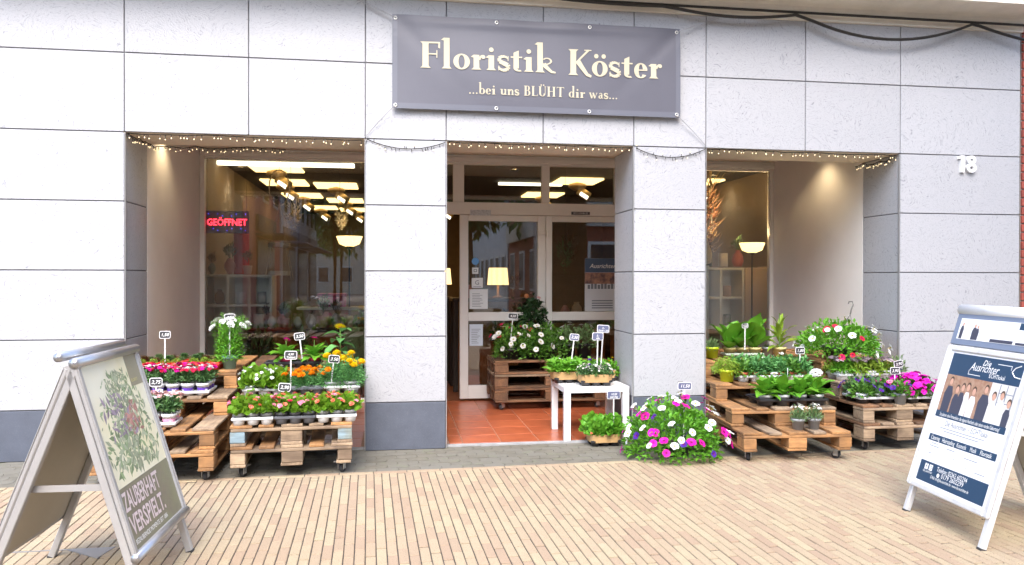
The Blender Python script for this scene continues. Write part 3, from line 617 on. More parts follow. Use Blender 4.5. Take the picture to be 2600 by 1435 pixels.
# recessed downlights that wash the side walls
for x, y, lb in ((-1.86, .95, 'beside the GEÖFFNET window'), (4.2, 1.15, 'beside the tall window with the floor lamp'), (1.5, 1.3, 'over the entrance')):
    d_ = thing('downlight', 'small round recessed downlight in the entrance ceiling ' + lb, 'downlight', (x, y, CEIL - .03))
    MB().lathe([(.03, .02), (.05, .02), (.055, 0.0), (.045, 0.0), (.03, .015)], 16, cap0=False).build('ring', STEEL, d_, True)
    MB().lathe([(.001, .012), (.03, .012)], 12, cap0=False).build('lens', mat('downlight_lens', (.9, .8, .6), .3, emit=(1, .78, .45), estr=3), d_)
    l = bpy.data.lights.new('downlight_lamp', 'SPOT'); l.energy = 3.0; l.color = (1, .76, .45); l.spot_size = R_(120); l.spot_blend = .8; l.shadow_soft_size = .04
    lo = bpy.data.objects.new('lamp', l); COL.objects.link(lo); lo.parent = d_; lo.location = (0, 0, -.005)

# ================================================================== PALLETS
_pm = {}
def piece(lx, ly, lz, m):
    k = (round(lx, 3), round(ly, 3), round(lz, 3), m.name)
    if k not in _pm: _pm[k] = MB().cbox(-lx / 2, lx / 2, -ly / 2, ly / 2, -lz / 2, lz / 2, .004).mesh('board', m)
    return _pm[k]
PH, CH = 0.142, 0.082
def caster_parts(par, x, y, a):
    c = MB(); c.cbox(-.045, .045, -.04, .04, -.006, 0, .001); c.lathe([(.02, -.018), (.02, -.006)], 12)
    for s in (-1, 1): c.box(s * .02 - .0015, s * .02 + .0015, -.018, .022, -.058, -.018)
    c.lathe([(.006, -.025), (.006, .025)], 8, cap1=True, M=Matrix.Translation((0, .012, -.052)) @ Matrix.Rotation(R_(90), 4, 'Y'))
    o = c.build('caster', STEEL, par); o.location = (x, y, 0); o.rotation_euler = (0, 0, a)
    w = MB(); w.lathe([(.006, -.013), (.026, -.014), (.0295, -.009), (.030, 0), (.0295, .009), (.026, .014), (.006, .013)], 20, M=Matrix.Translation((0, .012, -.052)) @ Matrix.Rotation(R_(90), 4, 'Y'), cap1=True)
    w.build('wheel', RUBBER, o, True)
def pallet(label, cx, cy, z, rz, W, L, wood, casters=False, group=None, wood2=None, blocks=None):
    t_ = thing('pallet', label, 'pallet', (cx, cy, z), rz, group); rr = random.Random(int(cx * 991 + z * 7717)); wb = wood2 or wood; g_ = .0006
    def put(name, lx, ly, lz, x, y, zc, along_y, m):
        me = piece(ly if along_y else lx, lx if along_y else ly, lz, m)
        o = obj(name, me, t_, (x + rr.uniform(-.003, .003), y + rr.uniform(-.004, .004), zc), (rr.uniform(-.004, .004), 0, (math.pi / 2 if along_y else 0) + rr.uniform(-.006, .006)))
    ws = [.145, .1, .145, .1, .145]; gp = (W - sum(ws)) / 4; x = -W / 2
    for w in ws:
        put('deck_board', w, L - rr.uniform(0, .012), .0215, x + w / 2, 0, PH - .011, True, wb if rr.random() < .6 else wood); x += w + gp
    for y in (-L / 2 + .0725, 0, L / 2 - .0725):
        put('cross_board', W - .004, .145, .021, 0, y, PH - .033, False, wood)
        for bx, bw in ((-W / 2 + .05, .1), (0, .145), (W / 2 - .05, .1)):
            m = (blocks or {}).get((round(bx, 1) > 0, y < -.1)) if blocks and abs(bx) > .1 else None
            put('block', bw - .003, .142, PH - .066 - g_ * 2, bx, y, .022 + (PH - .066) / 2, False, m or wood)
    for bx, bw in ((-W / 2 + .05, .1), (0, .145), (W / 2 - .05, .1)): put('bottom_board', bw, L - .006, .021, bx, 0, .0108, True, wood)
    if casters:
        for sx in (-1, 1):
            for sy in (-1, 1): caster_parts(t_, sx * (W / 2 - .07), sy * (L / 2 - .09), rr.uniform(-.7, .7))
    return t_
def cart(x, rz, W, ylist, woods, labels, L=1.2, bl=None):
    y0 = ylist[0]
    for k, yf in enumerate(ylist):
        d = yf - y0; xx = x - math.sin(rz) * (d + L / 2); yy = y0 + math.cos(rz) * (d + L / 2)
        pallet(labels[k], xx, yy, CH + k * (PH + .0008), rz, W, L, woods[k][0], k == 0, None, woods[k][1], bl if k == 1 else None)
def deck(k): return CH + k * (PH + .0008) + .001
ORD = ['bottom', 'second', 'third', 'top']
def lab(where): return ['%s wooden pallet %sof the stepped stand %s' % (o, 'on casters ' if o == 'bottom' else '', where) for o in ORD]
cart(-1.58, R_(1.5), .79, [-.86, -.84, -.36, .03], [(W_OR, W_GR), (W_OR, W_GR), (W_OR, W_GR), (W_OR, W_OR)], lab('with the red succulent trays'))
cart(-.69, R_(3.5), .81, [-.77, -.76, -.42, .05], [(W_GR, W_OR), (W_GR, W_OR), (W_GR, W_GR), (W_DK, W_DK)], lab('with begonias and marigolds'), bl={(False, True): W_BL, (True, True): W_BL})
cart(2.995, R_(-3.5), .84, [-.86, -.62, -.27, .12], [(W_OR, W_GR), (W_OR, W_GR), (W_OR, W_OR), (W_OR, W_OR)], lab('beside the floor petunias'))
cart(4.05, 0, .73, [-.62, -.61, -.28, .0], [(W_GR, W_DK), (W_GR, W_DK), (W_GR, W_GR), (W_OR, W_OR)], lab('by the house number wall'))
for k, o_ in enumerate(('bottom', 'middle', 'top')):
    pallet(o_ + ' dark wooden pallet ' + ('on casters ' if k == 0 else '') + 'of the low stack before the glass door', 1.625, 1.945, .013 + CH + k * .1435, R_(90), .675, 1.2, W_DK, k == 0, None, W_GR if k < 2 else W_DK)
CT = .013 + CH + 2 * .1435 + PH + .001

# ================================================================== POTS, TRAYS
_c = {}
def cached(key, fn):
    if key not in _c: _c[key] = fn()
    return _c[key]
def pot_mesh(rt, rb, h, m):
    def mk():
        e = .004; rim = rt + .004
        return MB().lathe([(rb, 0), (rt - .003, h - .02), (rim, h - .02), (rim, h), (rt - e, h), (rt - e, h - .012)], 18).mesh('pot', m, True)
    return cached(('pot', rt, rb, h, m.name), mk)
def soil_mesh(rt, h): return cached(('soil', rt, h), lambda: MB().lathe([(.001, h - .008), (rt - .004, h - .012)], 14, cap0=False).mesh('soil', SOIL))
def tray(label, x, y, z, w, d, h, m, nx, ny, rz=0.0, group=None, band=None, cup=None):
    t_ = thing('plant_tray', label, 'tray', (x, y, z), rz, group); r = MB(); b = .006; zr0, zr1 = h - .02, h
    cw, cd = w / nx, d / ny; cr = min(cw, cd) / 2 - .006
    r.cbox(-w / 2, w / 2, -d / 2, -d / 2 + .014, zr0, zr1, .004); r.cbox(-w / 2, w / 2, d / 2 - .014, d / 2, zr0, zr1, .004)
    r.cbox(-w / 2, -w / 2 + .014, -d / 2 + .0145, d / 2 - .0145, zr0, zr1, .004); r.cbox(w / 2 - .014, w / 2, -d / 2 + .0145, d / 2 - .0145, zr0, zr1, .004)
    for i in range(1, nx): r.box(-w / 2 + i * cw - .005, -w / 2 + i * cw + .005, -d / 2 + .015, d / 2 - .015, zr0 + .004, zr1 - .003)
    for j in range(1, ny): r.box(-w / 2 + .015, w / 2 - .015, -d / 2 + j * cd - .005, -d / 2 + j * cd + .005, zr0 + .005, zr1 - .004)
    r.build('rim', m, t_)
    cm = cached(('cup', round(cr, 4), h, (cup or m).name), lambda: MB().lathe([(.003, .003), (cr * .82, .003), (cr * .80, 0), (cr * .86, 0), (cr + .003, zr0 + .003)], 16, cap0=False).mesh('cup', cup or m, True))
    for i in range(nx):
        for j in range(ny): obj('cup', cm, t_, (-w / 2 + (i + .5) * cw, -d / 2 + (j + .5) * cd, 0))
    if band:
        q = MB(); n = 32; pts = []
        for i in range(n):
            a = 2 * math.pi * i / n; cx_, sx_ = math.cos(a), math.sin(a); pts.append((math.copysign(abs(cx_) ** .35, cx_) * (w / 2 + .006), math.copysign(abs(sx_) ** .35, sx_) * (d / 2 + .006)))
        vs = [(a * .97, b_ * .97, h * .62) for a, b_ in pts] + [(a, b_, h + .048) for a, b_ in pts] + [(a * .985, b_ * .985, h + .048) for a, b_ in pts] + [(a * .955, b_ * .955, h * .62) for a, b_ in pts]
        fs = []
        for i in range(n):
            j = (i + 1) % n; fs += [(i, j, n + j, n + i), (n + i, n + j, 2 * n + j, 2 * n + i), (2 * n + i, 2 * n + j, 3 * n + j, 3 * n + i), (3 * n + i, 3 * n + j, j, i)]
        q.add(vs, fs); q.build('cardboard_band', KRAFT, t_)
    M = Matrix.Translation((x, y, z)) @ Matrix.Rotation(rz, 4, 'Z')
    return [tuple(M @ Vector((-w / 2 + (i + .5) * cw, -d / 2 + (j + .5) * cd, .004))) for j in range(ny) for i in range(nx)]

# ================================================================== PLANTS
def lf(mb, p, d, n, L, W, kind='lance', droop=.2):
    d = d.normalized(); s = d.cross(n); s = s.normalized() if s.length > 1e-4 else Vector((1, 0, 0)); n = s.cross(d).normalized()
    if kind == 'round':
        c = p + d * L * .5; k = 7; vs = [c - n * L * .10]
        for i in range(k):
            a = 2 * math.pi * (i + .5) / k; vs.append(c + d * math.cos(a) * L * .5 + s * math.sin(a) * W * .5 + n * (.05 * L * math.cos(3 * a)))
        mb.add(vs, [(0, 1 + i, 1 + (i + 1) % k) for i in range(k)])
    elif kind == 'fern':                                   # divided leaf: five narrow leaflets
        for q in range(5):
            b = p + d * L * (.2 + .18 * q); sg = -1 if q % 2 else 1; dd = (d * .55 + s * sg * .8).normalized() if q < 4 else d; l = L * (.42 - .05 * q); w = W
            mb.add([b, b + dd * l * .5 + n * .0 + d.cross(dd) * .0 + (d - dd * d.dot(dd)) * w * .4, b + dd * l - Vector((0, 0, droop * l * .5)), b + dd * l * .5 - (d - dd * d.dot(dd) + n * .3) * w * .4], [(0, 1, 2, 3)])
    else:
        c = p + d * L * .45; up = n * W * .18; tip = p + d * L - Vector((0, 0, 1)) * droop * L
        mb.add([p, c + s * W * .5 + up, c, c - s * W * .5 + up, tip], [(0, 2, 1), (0, 3, 2), (2, 4, 1), (2, 3, 4)])
def fol_mesh(key, m, kind, Rr, H, n, L, W, z0, hollow=.35, lift=.35, e0=-12, droop=.2, seed=0, flat=False):
    def mk():
        r = random.Random(seed * 77 + len(key)); mb = MB(); lobes = [(r.uniform(0, 6.28), r.uniform(.75, 1.2)) for _ in range(7)]
        for i in range(n):
            a = r.uniform(0, 2 * math.pi); e = math.asin(r.uniform(math.sin(R_(e0)), 1)); q = hollow + (1 - hollow) * r.random() ** .5
            lb = 1.0
            for la, ls in lobes:
                lb *= 1 + (ls - 1) * max(0, math.cos(a - la)) ** 4
            o = Vector((math.cos(a) * math.cos(e), math.sin(a) * math.cos(e), math.sin(e)))
            p = Vector((o.x * Rr * q * lb, o.y * Rr * q * lb, z0 + o.z * H * q * (.85 + .3 * r.random()) * (lb * .4 + .6)))
            d = o * .8 + Vector((r.uniform(-.7, .7), r.uniform(-.7, .7), r.uniform(-.3, .6) + lift)); nn = o * .5 + Vector((r.uniform(-.5, .5), r.uniform(-.5, .5), 1))
            k = r.uniform(.65, 1.2); lf(mb, p - d.normalized() * L * .35, d, nn, L * k, W * k, kind, droop)
        for i in range(10):                                # stems from the pot to the crown
            a = r.uniform(0, 6.28); q = r.uniform(.2, .7); mb.tube([(0, 0, z0 - .02), (math.cos(a) * Rr * q * .5, math.sin(a) * Rr * q * .5, z0 + H * .3), (math.cos(a) * Rr * q, math.sin(a) * Rr * q, z0 + H * .7)], .0022, 3, cap=False)
        return mb.mesh(key, m)
    return cached(('fol', key, seed), mk)
def bl_petunia(m, th):
    def mk():
        mb = MB(); k = 20; vs = [(0, 0, -.22)]; 
        for i in range(k): a = 2 * math.pi * i / k; vs.append((.13 * math.cos(a), .13 * math.sin(a), -.05))
        for i in range(k):
            a = 2 * math.pi * i / k; q = .5 * (1 - .10 * abs(math.cos(2.5 * a)) ** 6) ; vs.append((q * math.cos(a), q * math.sin(a), .04 * math.cos(5 * a) - .02))
        mb.add(vs, [(0, 1 + i, 1 + (i + 1) % k) for i in range(k)], 1); 
        mb.f += [(1 + i, 1 + k + i, 1 + k + (i + 1) % k, 1 + (i + 1) % k) for i in range(k)]; mb.m += [0] * k
        mb.tube([(0, 0, -.22), (0, 0, -.5)], .05, 5, 1); return mb.mesh('blossom', [m, th], True)
    return cached(('petunia', m.name, th.name), mk)
def bl_begonia(m):
    def mk():
        mb = MB(); r = random.Random(5)
        for i in range(7):
            a = i * 2.4; d = Vector((math.cos(a), math.sin(a), .15 + .1 * (i > 3))); lf(mb, d * .02 + Vector((0, 0, .03 * i)), d, Vector((0, 0, 1)), .52 - .04 * i, .50 - .03 * i, 'round')
        return mb.mesh('blossom', [m])
    return cached(('beg', m.name), mk)
def bl_pom(m):
    def mk():
        mb = MB(); r = random.Random(9)
        for k in range(6):
            e = R_(5 + 15 * k); nn = max(5, int(15 * math.cos(e)))
            for i in range(nn):
                a = 2 * math.pi * (i + k * .5 + r.random() * .4) / nn; o = Vector((math.cos(a) * math.cos(e), math.sin(a) * math.cos(e), math.sin(e) * .72)); lf(mb, o * .28, o + Vector((0, 0, .25)), Vector((0, 0, 1)) + o * .2, .26, .2, 'round')
        mb.lathe([(.001, .25), (.22, .2), (.34, .05), (.2, -.12)], 10, cap0=False, cap1=True); return mb.mesh('blossom', [m])
    return cached(('pom', m.name), mk)
def bl_daisy(m, cm, n=14, layers=1, w=.2):
    def mk():
        mb = MB()
        for l in range(layers):
            for i in range(n):
                a = 2 * math.pi * (i + .5 * l) / n; d = Vector((math.cos(a), math.sin(a), .12 + .25 * l)); lf(mb, d * .10, d, Vector((0, 0, 1)), .42 - .08 * l, w, 'lance', .05)
        mb.lathe([(.15, 0), (.13, .06), (.001, .08)], 10, mi=1); return mb.mesh('blossom', [m, cm])
    return cached(('daisy', m.name, cm.name, n, layers), mk)
def bl_cluster(m, n=60, flat=.5, fs=.16, seed=1):
    def mk():
        mb = MB(); r = random.Random(seed)
        for i in range(n):
            a = r.uniform(0, 6.28); e = math.asin(r.uniform(.05, 1)); o = Vector((math.cos(a) * math.cos(e), math.sin(a) * math.cos(e), math.sin(e) * flat)) * .5
            for k in range(4): b = k * math.pi / 2 + a; t1 = Vector((math.cos(b), math.sin(b), .2)); lf(mb, o, t1 + o * .4, Vector((0, 0, 1)) + o, fs * r.uniform(.6, 1.1), fs * .8, 'lance', .1)
        return mb.mesh('blossom', [m])
    return cached(('clu', m.name, n, flat, fs, seed), mk)
def bigleaf(m, w=.5, droop=.35, wave=.03):
    def mk():
        mb = MB(); K = 8; vs = []
        for k in range(K + 1):
            u = k / K; wd = w * .5 * (math.sin(math.pi * min(1, u ** .75)) ** .8) if k not in (0, K) else .012; x = u * (1 - .1 * u); z = .25 * u - droop * u * u
            for s in (-1, -.5, 0, .5, 1): vs.append((x, s * wd, z + (abs(s) ** 1.3) * wd * .35 + wave * math.sin(u * 14 + s * 2) * abs(s)))
        fs = [(k * 5 + i, (k + 1) * 5 + i, (k + 1) * 5 + i + 1, k * 5 + i + 1) for k in range(K) for i in range(4)]
        return mb.add(vs, fs).mesh('leaf', m, True)
    return cached(('big', m.name, w, droop), mk)
PR = random.Random(11)
def start(name, label, cat, loc, pot, group=None, rz=None):
    t_ = thing(name, label, cat, loc, PR.uniform(0, 6.28) if rz is None else rz, group)
    if pot:
        rt, rb, h, m = pot[:4]; obj('pot', pot_mesh(rt, rb, h, m), t_); obj('soil', soil_mesh(rt, h), t_)
        if len(pot) > 4:
            z0, z1 = h * .25, h * .62; f_ = lambda z: rb + (rt - .003 - rb) * z / (h - .02) + .0012
            obj('sleeve', cached(('slv', rt, h, pot[4].name), lambda: MB().lathe([(f_(z0), z0), (f_(z1), z1)], 18, cap0=False).mesh('sleeve', pot[4], True)), t_)
            obj('sleeve_print', cached(('slvp', rt, h), lambda: MB().add([(math.cos(a) * (f_(z) + .0012), math.sin(a) * (f_(z) + .0012), z) for b in (.3, 2.4, 4.5) for a, z in ((b, z0 + .012), (b + .55, z0 + .012), (b + .55, z1 - .012), (b, z1 - .012))], [(4 * i, 4 * i + 1, 4 * i + 2, 4 * i + 3) for i in range(3)]).mesh('sleeve_print', INKW)), t_)
    return t_
def blooms(t_, meshes, n, Rr, H, z0, size, e0=25, tilt=.5, out=1.05, name='blossom', az=None):
    for i in range(n):
        a = PR.uniform(0, 6.28) if az is None else PR.uniform(*az); e = math.asin(PR.uniform(math.sin(R_(e0)), 1)); k = PR.uniform(out - .10, out + .08)
        o = Vector((math.cos(a) * math.cos(e), math.sin(a) * math.cos(e), math.sin(e))); d = (Vector((o.x, o.y, o.z * 1.0)) + Vector((PR.uniform(-tilt, tilt), PR.uniform(-tilt, tilt), .35))).normalized()
        q = d.to_track_quat('Z', 'Y').to_euler()
        obj(name, PR.choice(meshes), t_, (o.x * Rr * k, o.y * Rr * k, z0 + o.z * H * k), q, size * PR.uniform(.8, 1.15))
def bush(name, label, cat, loc, pot, m, kind, Rr, H, n, L, W, fl=None, group=None, e0=-12, z=None, lift=.35, droop=.2, hollow=.35, key=None, scl=1.0):
    t_ = start(name, label, cat, loc, pot, group); z0 = (pot[2] if pot else 0) * .92 if z is None else z
    Rr *= 1.10; H *= 1.32; L *= 1.16; W *= 1.16; n = int(n * 1.15)
    key = key or '%s_%s_%.3f' % (kind, m.name, Rr)
    o = obj('foliage', fol_mesh(key, m, kind, Rr, H, n, L, W, z0, hollow, lift, e0, droop, PR.randint(0, 2)), t_, kind='stuff')
    if fl:
        for (ms, cnt, size, fe) in fl: blooms(t_, ms, cnt, Rr, H, z0, size, fe, out=1.16)
    return t_
def leafy(name, label, cat, loc, pot, m, n, L, w, fl=None, group=None, e=(15, 70), h=0.0, droop=.4, lr=(.7, 1.1), rz=None, stem_h=None):
    """plant of large leaves, each leaf its own object"""
    t_ = start(name, label, cat, loc, pot, group, rz); z0 = pot[2] * .9
    me = bigleaf(m, w, droop); L *= 1.22
    for i in range(n):
        u = i / max(1, n - 1); a = i * 2.4 + PR.uniform(-.4, .4); el = R_(e[0] + (e[1] - e[0]) * u + PR.uniform(-10, 10))
        obj('leaf', me, t_, (math.cos(a) * .008, math.sin(a) * .008, z0 + h * u), (PR.uniform(-.2, .2), -el, a), L * PR.uniform(*lr) * (1 - .25 * u * (h > .05)))
    sh = stem_h if stem_h is not None else h
    if sh > .02: MB().tube([(0, 0, z0 - .02), (.004, .002, z0 + sh * .5), (0, 0, z0 + sh)], .006, 6, r1=.004).build('stem', STEM, t_)
    if fl: 
        for ms, size, dz, dx in fl: obj('blossom', ms, t_, (dx, 0, z0 + dz), (PR.uniform(-.4, .4), PR.uniform(.1, .6), 0), size)
    return t_
P9 = lambda m, *s: (.046, .034, .085, m, *s)

# ---- stand A: red succulent trays, dianthus with sleeves
z3 = deck(3) + PH; z2 = deck(2) + PH; z1 = deck(1) + PH; z0 = deck(0) + PH
for i, (x, y, wd) in enumerate(((-1.80, .22, .34), (-1.47, .24, .24))):
    sp = tray(['wide red plastic tray of succulents on the top step of the sleeved pots stand', 'narrow red plastic tray of succulents beside the tall white flowering plant'][i], x, y, z3, wd, .34, .05, PRED, 4 if i == 0 else 3, 4, R_(1.5))
    for k, p in enumerate(sp):
        if (k * 7 + i) % 11 == 5: continue
        v = k // (4 if i == 0 else 3); m = [G_YEL, G_BRN, G_SILV, G_BRN][v] if (k % 3 or v == 0) else [G_YEL, G_DARK, G_SILV, G_DARK][v]
        t_ = start('succulent', {G_YEL: 'lime green cushion succulent in red pot in red tray', G_BRN: 'bronze leaved succulent in red pot in red tray', G_SILV: 'silvery green rosette succulent in red pot in red tray', G_DARK: 'dark green rosette succulent in red pot in red tray'}[m], 'succulent', p, (.036, .028, .055, PRED), 'succulents in red trays')
        if m is G_YEL: me = fol_mesh('cushion', m, 'lance', .038, .030, 150, .012, .006, .05, .6, .4, 0, .05, k % 2)
        else: me = cached(('ros', m.name), lambda: [mb_ for mb_ in [MB()] for l in range(5) for i_ in range(10) if lf(mb_, Vector((0, 0, .05 + .004 * l)), Vector((math.cos(i_ * .628 + l * .3), math.sin(i_ * .628 + l * .3), .15 + .3 * l)), Vector((0, 0, 1)), .05 - .006 * l, .022, 'lance', -.1) or True][0].mesh('rosette', m))
        obj('foliage', me, t_, kind='stuff', scl=PR.uniform(.9, 1.25))
sp = tray('white tray of purple sleeved pots on the third pallet of the left stand', -1.60, -.17, z2, .52, .30, .035, TWHITE, 5, 3, R_(1.5))
DI = bl_cluster(F_MAG, 10, .6, .5, 3); DW = bl_cluster(F_WHITE, 6, .6, .5, 4); DR = bl_cluster(F_RED, 10, .6, .5, 5)
for p in sp: bush('dianthus', 'magenta and white flowered dianthus in white pot with purple sleeve', 'potted plant', p, P9(WHITE, PURP), G_DARK, 'lance', .066, .085, 120, .05, .017, [([DI, DR, DW, DR], 11, .027, 50)], 'dianthus pots with purple sleeves', droop=.3, e0=16)
sp = tray('white tray of pink sleeved pots on the second pallet of the left stand', -1.66, -.68, z1, .42, .21, .035, TWHITE, 4, 2, R_(1.5))
DP = bl_cluster(F_PALE, 10, .6, .5, 6)
for p in sp: bush('dianthus', 'pale pink flowered plant in white pot with pink sleeve', 'potted plant', p, P9(WHITE, PINKS), G_DARK, 'lance', .072, .095, 120, .05, .02, [([DP, DP, DW], 9, .028, 50)], 'dianthus pots with pink sleeves', droop=.35, e0=16)
t_ = bush('feverfew', 'tall bushy white flowered plant in teal pot on the top step', 'potted plant', (-1.285, .16, z3), (.06, .045, .10, PTEAL), G_BRT, 'lance', .115, .25, 540, .06, .013, None, None, e0=-5, droop=.35)
obj('upper_foliage', fol_mesh('fev2', G_BRT, 'fern', .15, .13, 130, .06, .012, .30, .3, .5, -30, .2, 1), t_, kind='stuff')
blooms(t_, [bl_cluster(F_WHITE, 40, .35, .14, 8)], 16, .15, .15, .27, .06, 20)
# ---- stand B
def row(specs, z, rz): 
    out = []
    for (lb, x, y, w, d, h, m, nx, ny) in specs: out.append(tray(lb, x, y, z, w, d, h, m, nx, ny, rz))
    return out
a, b, c = row([('white tray of pink begonias on the front of the marigold stand', -.955, -.69, .275, .19, .055, TWHITE, 3, 2), ('dark grey tray of red begonias between two white trays', -.675, -.675, .275, .19, .055, TGREY, 3, 2), ('white tray of coral begonias beside the entrance pillar', -.395, -.655, .275, .19, .055, TWHITE, 3, 2)], z1, R_(3.5))
BP, BC, BR = bl_begonia(F_PINK), bl_begonia(F_CORAL), bl_begonia(F_RED)
for sp, fl, lb in ((a, [BP, BP, BC], 'pink begonia in grey pot in white tray'), (b, [BR, BC, BP], 'red begonia in grey pot in dark grey tray'), (c, [BP, BC, BC], 'coral and pink begonia in grey pot in white tray')):
    for p in sp: bush('begonia', lb, 'begonia', p, (.04, .032, .08, PGREY if sp is not b else TGREY), G_LIME, 'round', .066, .075, 95, .042, .04, [(fl, 9, .040, 25)], lb + 's', e0=4)
a, b, c = row([('white tray of white flowered bedding plants on the marigold stand', -.945, -.275, .30, .24, .055, TWHITE, 3, 2), ('dark grey tray of orange marigolds', -.655, -.26, .27, .24, .055, TGREY, 3, 2), ('pale tray of tall yellow marigolds beside the entrance pillar', -.385, -.245, .265, .24, .06, TWHITE, 2, 2)], z2, R_(3.5))
for p in a: bush('impatiens', 'white flowered bright green bedding plant in white tray', 'potted plant', p, (.042, .034, .07, TWHITE), G_LIME, 'round', .08, .085, 85, .058, .045, [([bl_begonia(F_WHITE)], 8, .036, 25)], 'white flowered plants in the white tray')
PO, PY = bl_pom(F_ORA), bl_pom(F_YEL)
for p in b: bush('marigold', 'orange marigold in dark grey tray', 'marigold', p, (.042, .034, .06, TGREY), G_BLUE, 'fern', .075, .075, 130, .055, .010, [([PO], 6, .050, 45)], 'orange marigolds in the dark grey tray')
for i, p in enumerate(c): bush('marigold', 'tall marigold with yellow and orange pompoms in grey pot', 'marigold', p, (.06, .05, .085, PGREY), G_BLUE, 'fern', .095, .125, 260, .06, .011, [([PY], 4, .062, 45), ([PO], 1, .055, 20)], 'tall yellow marigolds')
sp = tray('black tray of pink potted zinnias on the top pallet', -.80, .22, z3, .44, .20, .05, TBLACK, 4, 2, R_(3.5))
ZN = bl_daisy(F_MAG, F_DYEL, 16, 3, .14)
for k in (1, 3): leafy('zinnia', 'large leaved plant with a single red flower in pink pot', 'potted plant', sp[k], (.045, .035, .075, PPINK), G_BRT, 16, .125, .55, [(ZN, .065, .15 if k == 1 else .16, .01)], 'pink potted large leaved plants', (-15, 60), .03, .45, stem_h=.145)
sf_ = leafy('sunflower', 'small sunflower with broad leaves in yellow pot', 'sunflower', (-.43, .22, z3), (.052, .04, .09, PGOLD), G_BLUE, 11, .15, .6, [(bl_daisy(F_YEL, PORA, 14, 2, .16), .105, .235, 0)], None, (-30, 20), .20, .5, stem_h=.23)
# ---- stand D
sp = tray('white tray of leafy plants in terracotta pots on the third pallet', 3.17, -.03, z2, .62, .33, .055, TWHITE, 6, 3, R_(-3.5))
for i, p in enumerate(sp): bush('leafy_seedling', 'leafy green plant in terracotta pot in white tray', 'potted plant', p, (.044, .034, .075, PTERR), G_BLUE if i % 4 else G_MID, 'lance', .078, .095, 125, .055, .025, [([bl_cluster(F_WHITE, 6, .6, .5, 4)], 1, .03, 40)] if i % 5 == 0 else None, 'terracotta potted leafy plants', droop=.25)
sp = tray('black tray of broad leaved white flowering plants on the second pallet', 3.13, -.43, z1, .56, .30, .06, TBLACK, 4, 2, R_(-3.5))
HY = bl_cluster(F_WHITE, 90, .8, .17, 12)
for k, mm in ((0, PLGREY), (1, TWHITE), (3, TWHITE), (5, PLGREY), (7, TWHITE), (2, PLGREY)):
    fl = [(HY, .085, .165, .0)] if k == 3 else ([(bl_daisy(F_WHITE, F_DYEL, 14, 2, .12), .07, .15, 0)] if k == 5 else None)
    leafy('broad_leaved_plant', 'broad leaved %s in pale grey pot in black tray' % ('plant with a round white flower head' if k == 3 else 'plant with a pale daisy' if k == 5 else 'green plant'), 'potted plant', sp[k], (.055, .044, .085, mm), G_BRT, 15, .135, .6, fl, 'broad leaved plants in the black tray' if k not in (3, 5) else None, (0, 78), .035, .4)
for x in (3.05, 3.18): bush('daisy_pot', 'small white daisy plant in plain grey pot on the bottom pallet', 'potted plant', (x, -.755, z0), (.048, .036, .085, PGREY), G_SILV, 'lance', .06, .075, 190, .045, .007, [([bl_daisy(F_WHITE, F_DYEL, 10, 1, .2)], 20, .024, 45)], 'two grey pots of white daisies', droop=.1)
bush('fern_pot', 'feathery yellow green plant in lime pot on the third pallet', 'potted plant', (2.77, -.10, z2), (.062, .052, .10, PLIME), G_YEL, 'fern', .10, .07, 170, .075, .012, None, None, droop=.6)
bush('fern_pot', 'grey green herb in lime pot on the top pallet beside the yellow pots', 'potted plant', (2.86, .42, z3), (.06, .05, .10, PLIME), G_SILV, 'lance', .06, .06, 90, .05, .01, None, None)
sp = tray('pale green tray under the yellow pots', 3.17, .46, z3, .36, .15, .04, mat('sage_tray', (.42, .50, .42), .5), 3, 1, R_(-3.5))
for k, p in enumerate(sp): leafy('broad_leaved_plant', 'large paddle leaved plant in pale yellow pot in sage tray', 'potted plant', p, (.055, .043, .085, PYEL), G_BRT, 8, .27, .62, None, 'paddle leaved plants in yellow pots', (20, 85), .02, .2)
bush('zinc_pot', 'small grey green plant in ribbed zinc pot', 'potted plant', (3.42, .46, z3), (.05, .045, .09, ZINC), G_SILV, 'lance', .03, .02, 30, .03, .01)
leafy('canna', 'tall thin leaved plant in a lone pale yellow pot', 'potted plant', (3.52, .43, z3), (.06, .046, .09, PYEL), G_YEL, 12, .24, .26, None, None, (15, 85), .14, .5, stem_h=.32)
# hanging basket petunias
def petunia(label, loc, Rr, H, n, fl, z0, hook=None, pot=None, name='petunia_basket'):
    t_ = start(name, label, 'petunia', loc, pot, None, 0)
    obj('foliage', fol_mesh('pet%.2f' % (Rr + loc[0]), G_BRT, 'lance', Rr, H, n, .06, .026, z0, .45, .3, -14, .25, 1), t_, kind='stuff')
    for ms, cnt, sz, e0, az in fl: blooms(t_, ms, cnt, Rr, H, z0, sz, e0, az=az, out=1.12)
    if hook:
        hk = MB(); top = Vector((hook[0], hook[1], hook[2]))
        for dx, dy in ((-.14, -.03), (.13, -.06), (.02, .14)): hk.tube([(dx, dy, z0 + .02), top], .0028, 4)
        hk.tube([top, top + Vector((.012, 0, .05)), top + Vector((.03, 0, .085)), top + Vector((.02, 0, .115)), top + Vector((-.012, 0, .115)), top + Vector((-.018, 0, .095))], .006, 6); hk.build('hanger', mat('hanger_plastic', (.10, .10, .09), .5), t_)
    return t_
WP, MPt, RPt, PPt, HPt = bl_petunia(F_WHITE, F_DYEL), bl_petunia(F_MAG, F_DPUR), bl_petunia(F_RED, F_DPUR), bl_petunia(F_PURP, F_DPUR), bl_petunia(F_HOT, F_MAG)
BK = (.15, .11, .12, TBLACK)
FRONT = (3.5, 5.9)
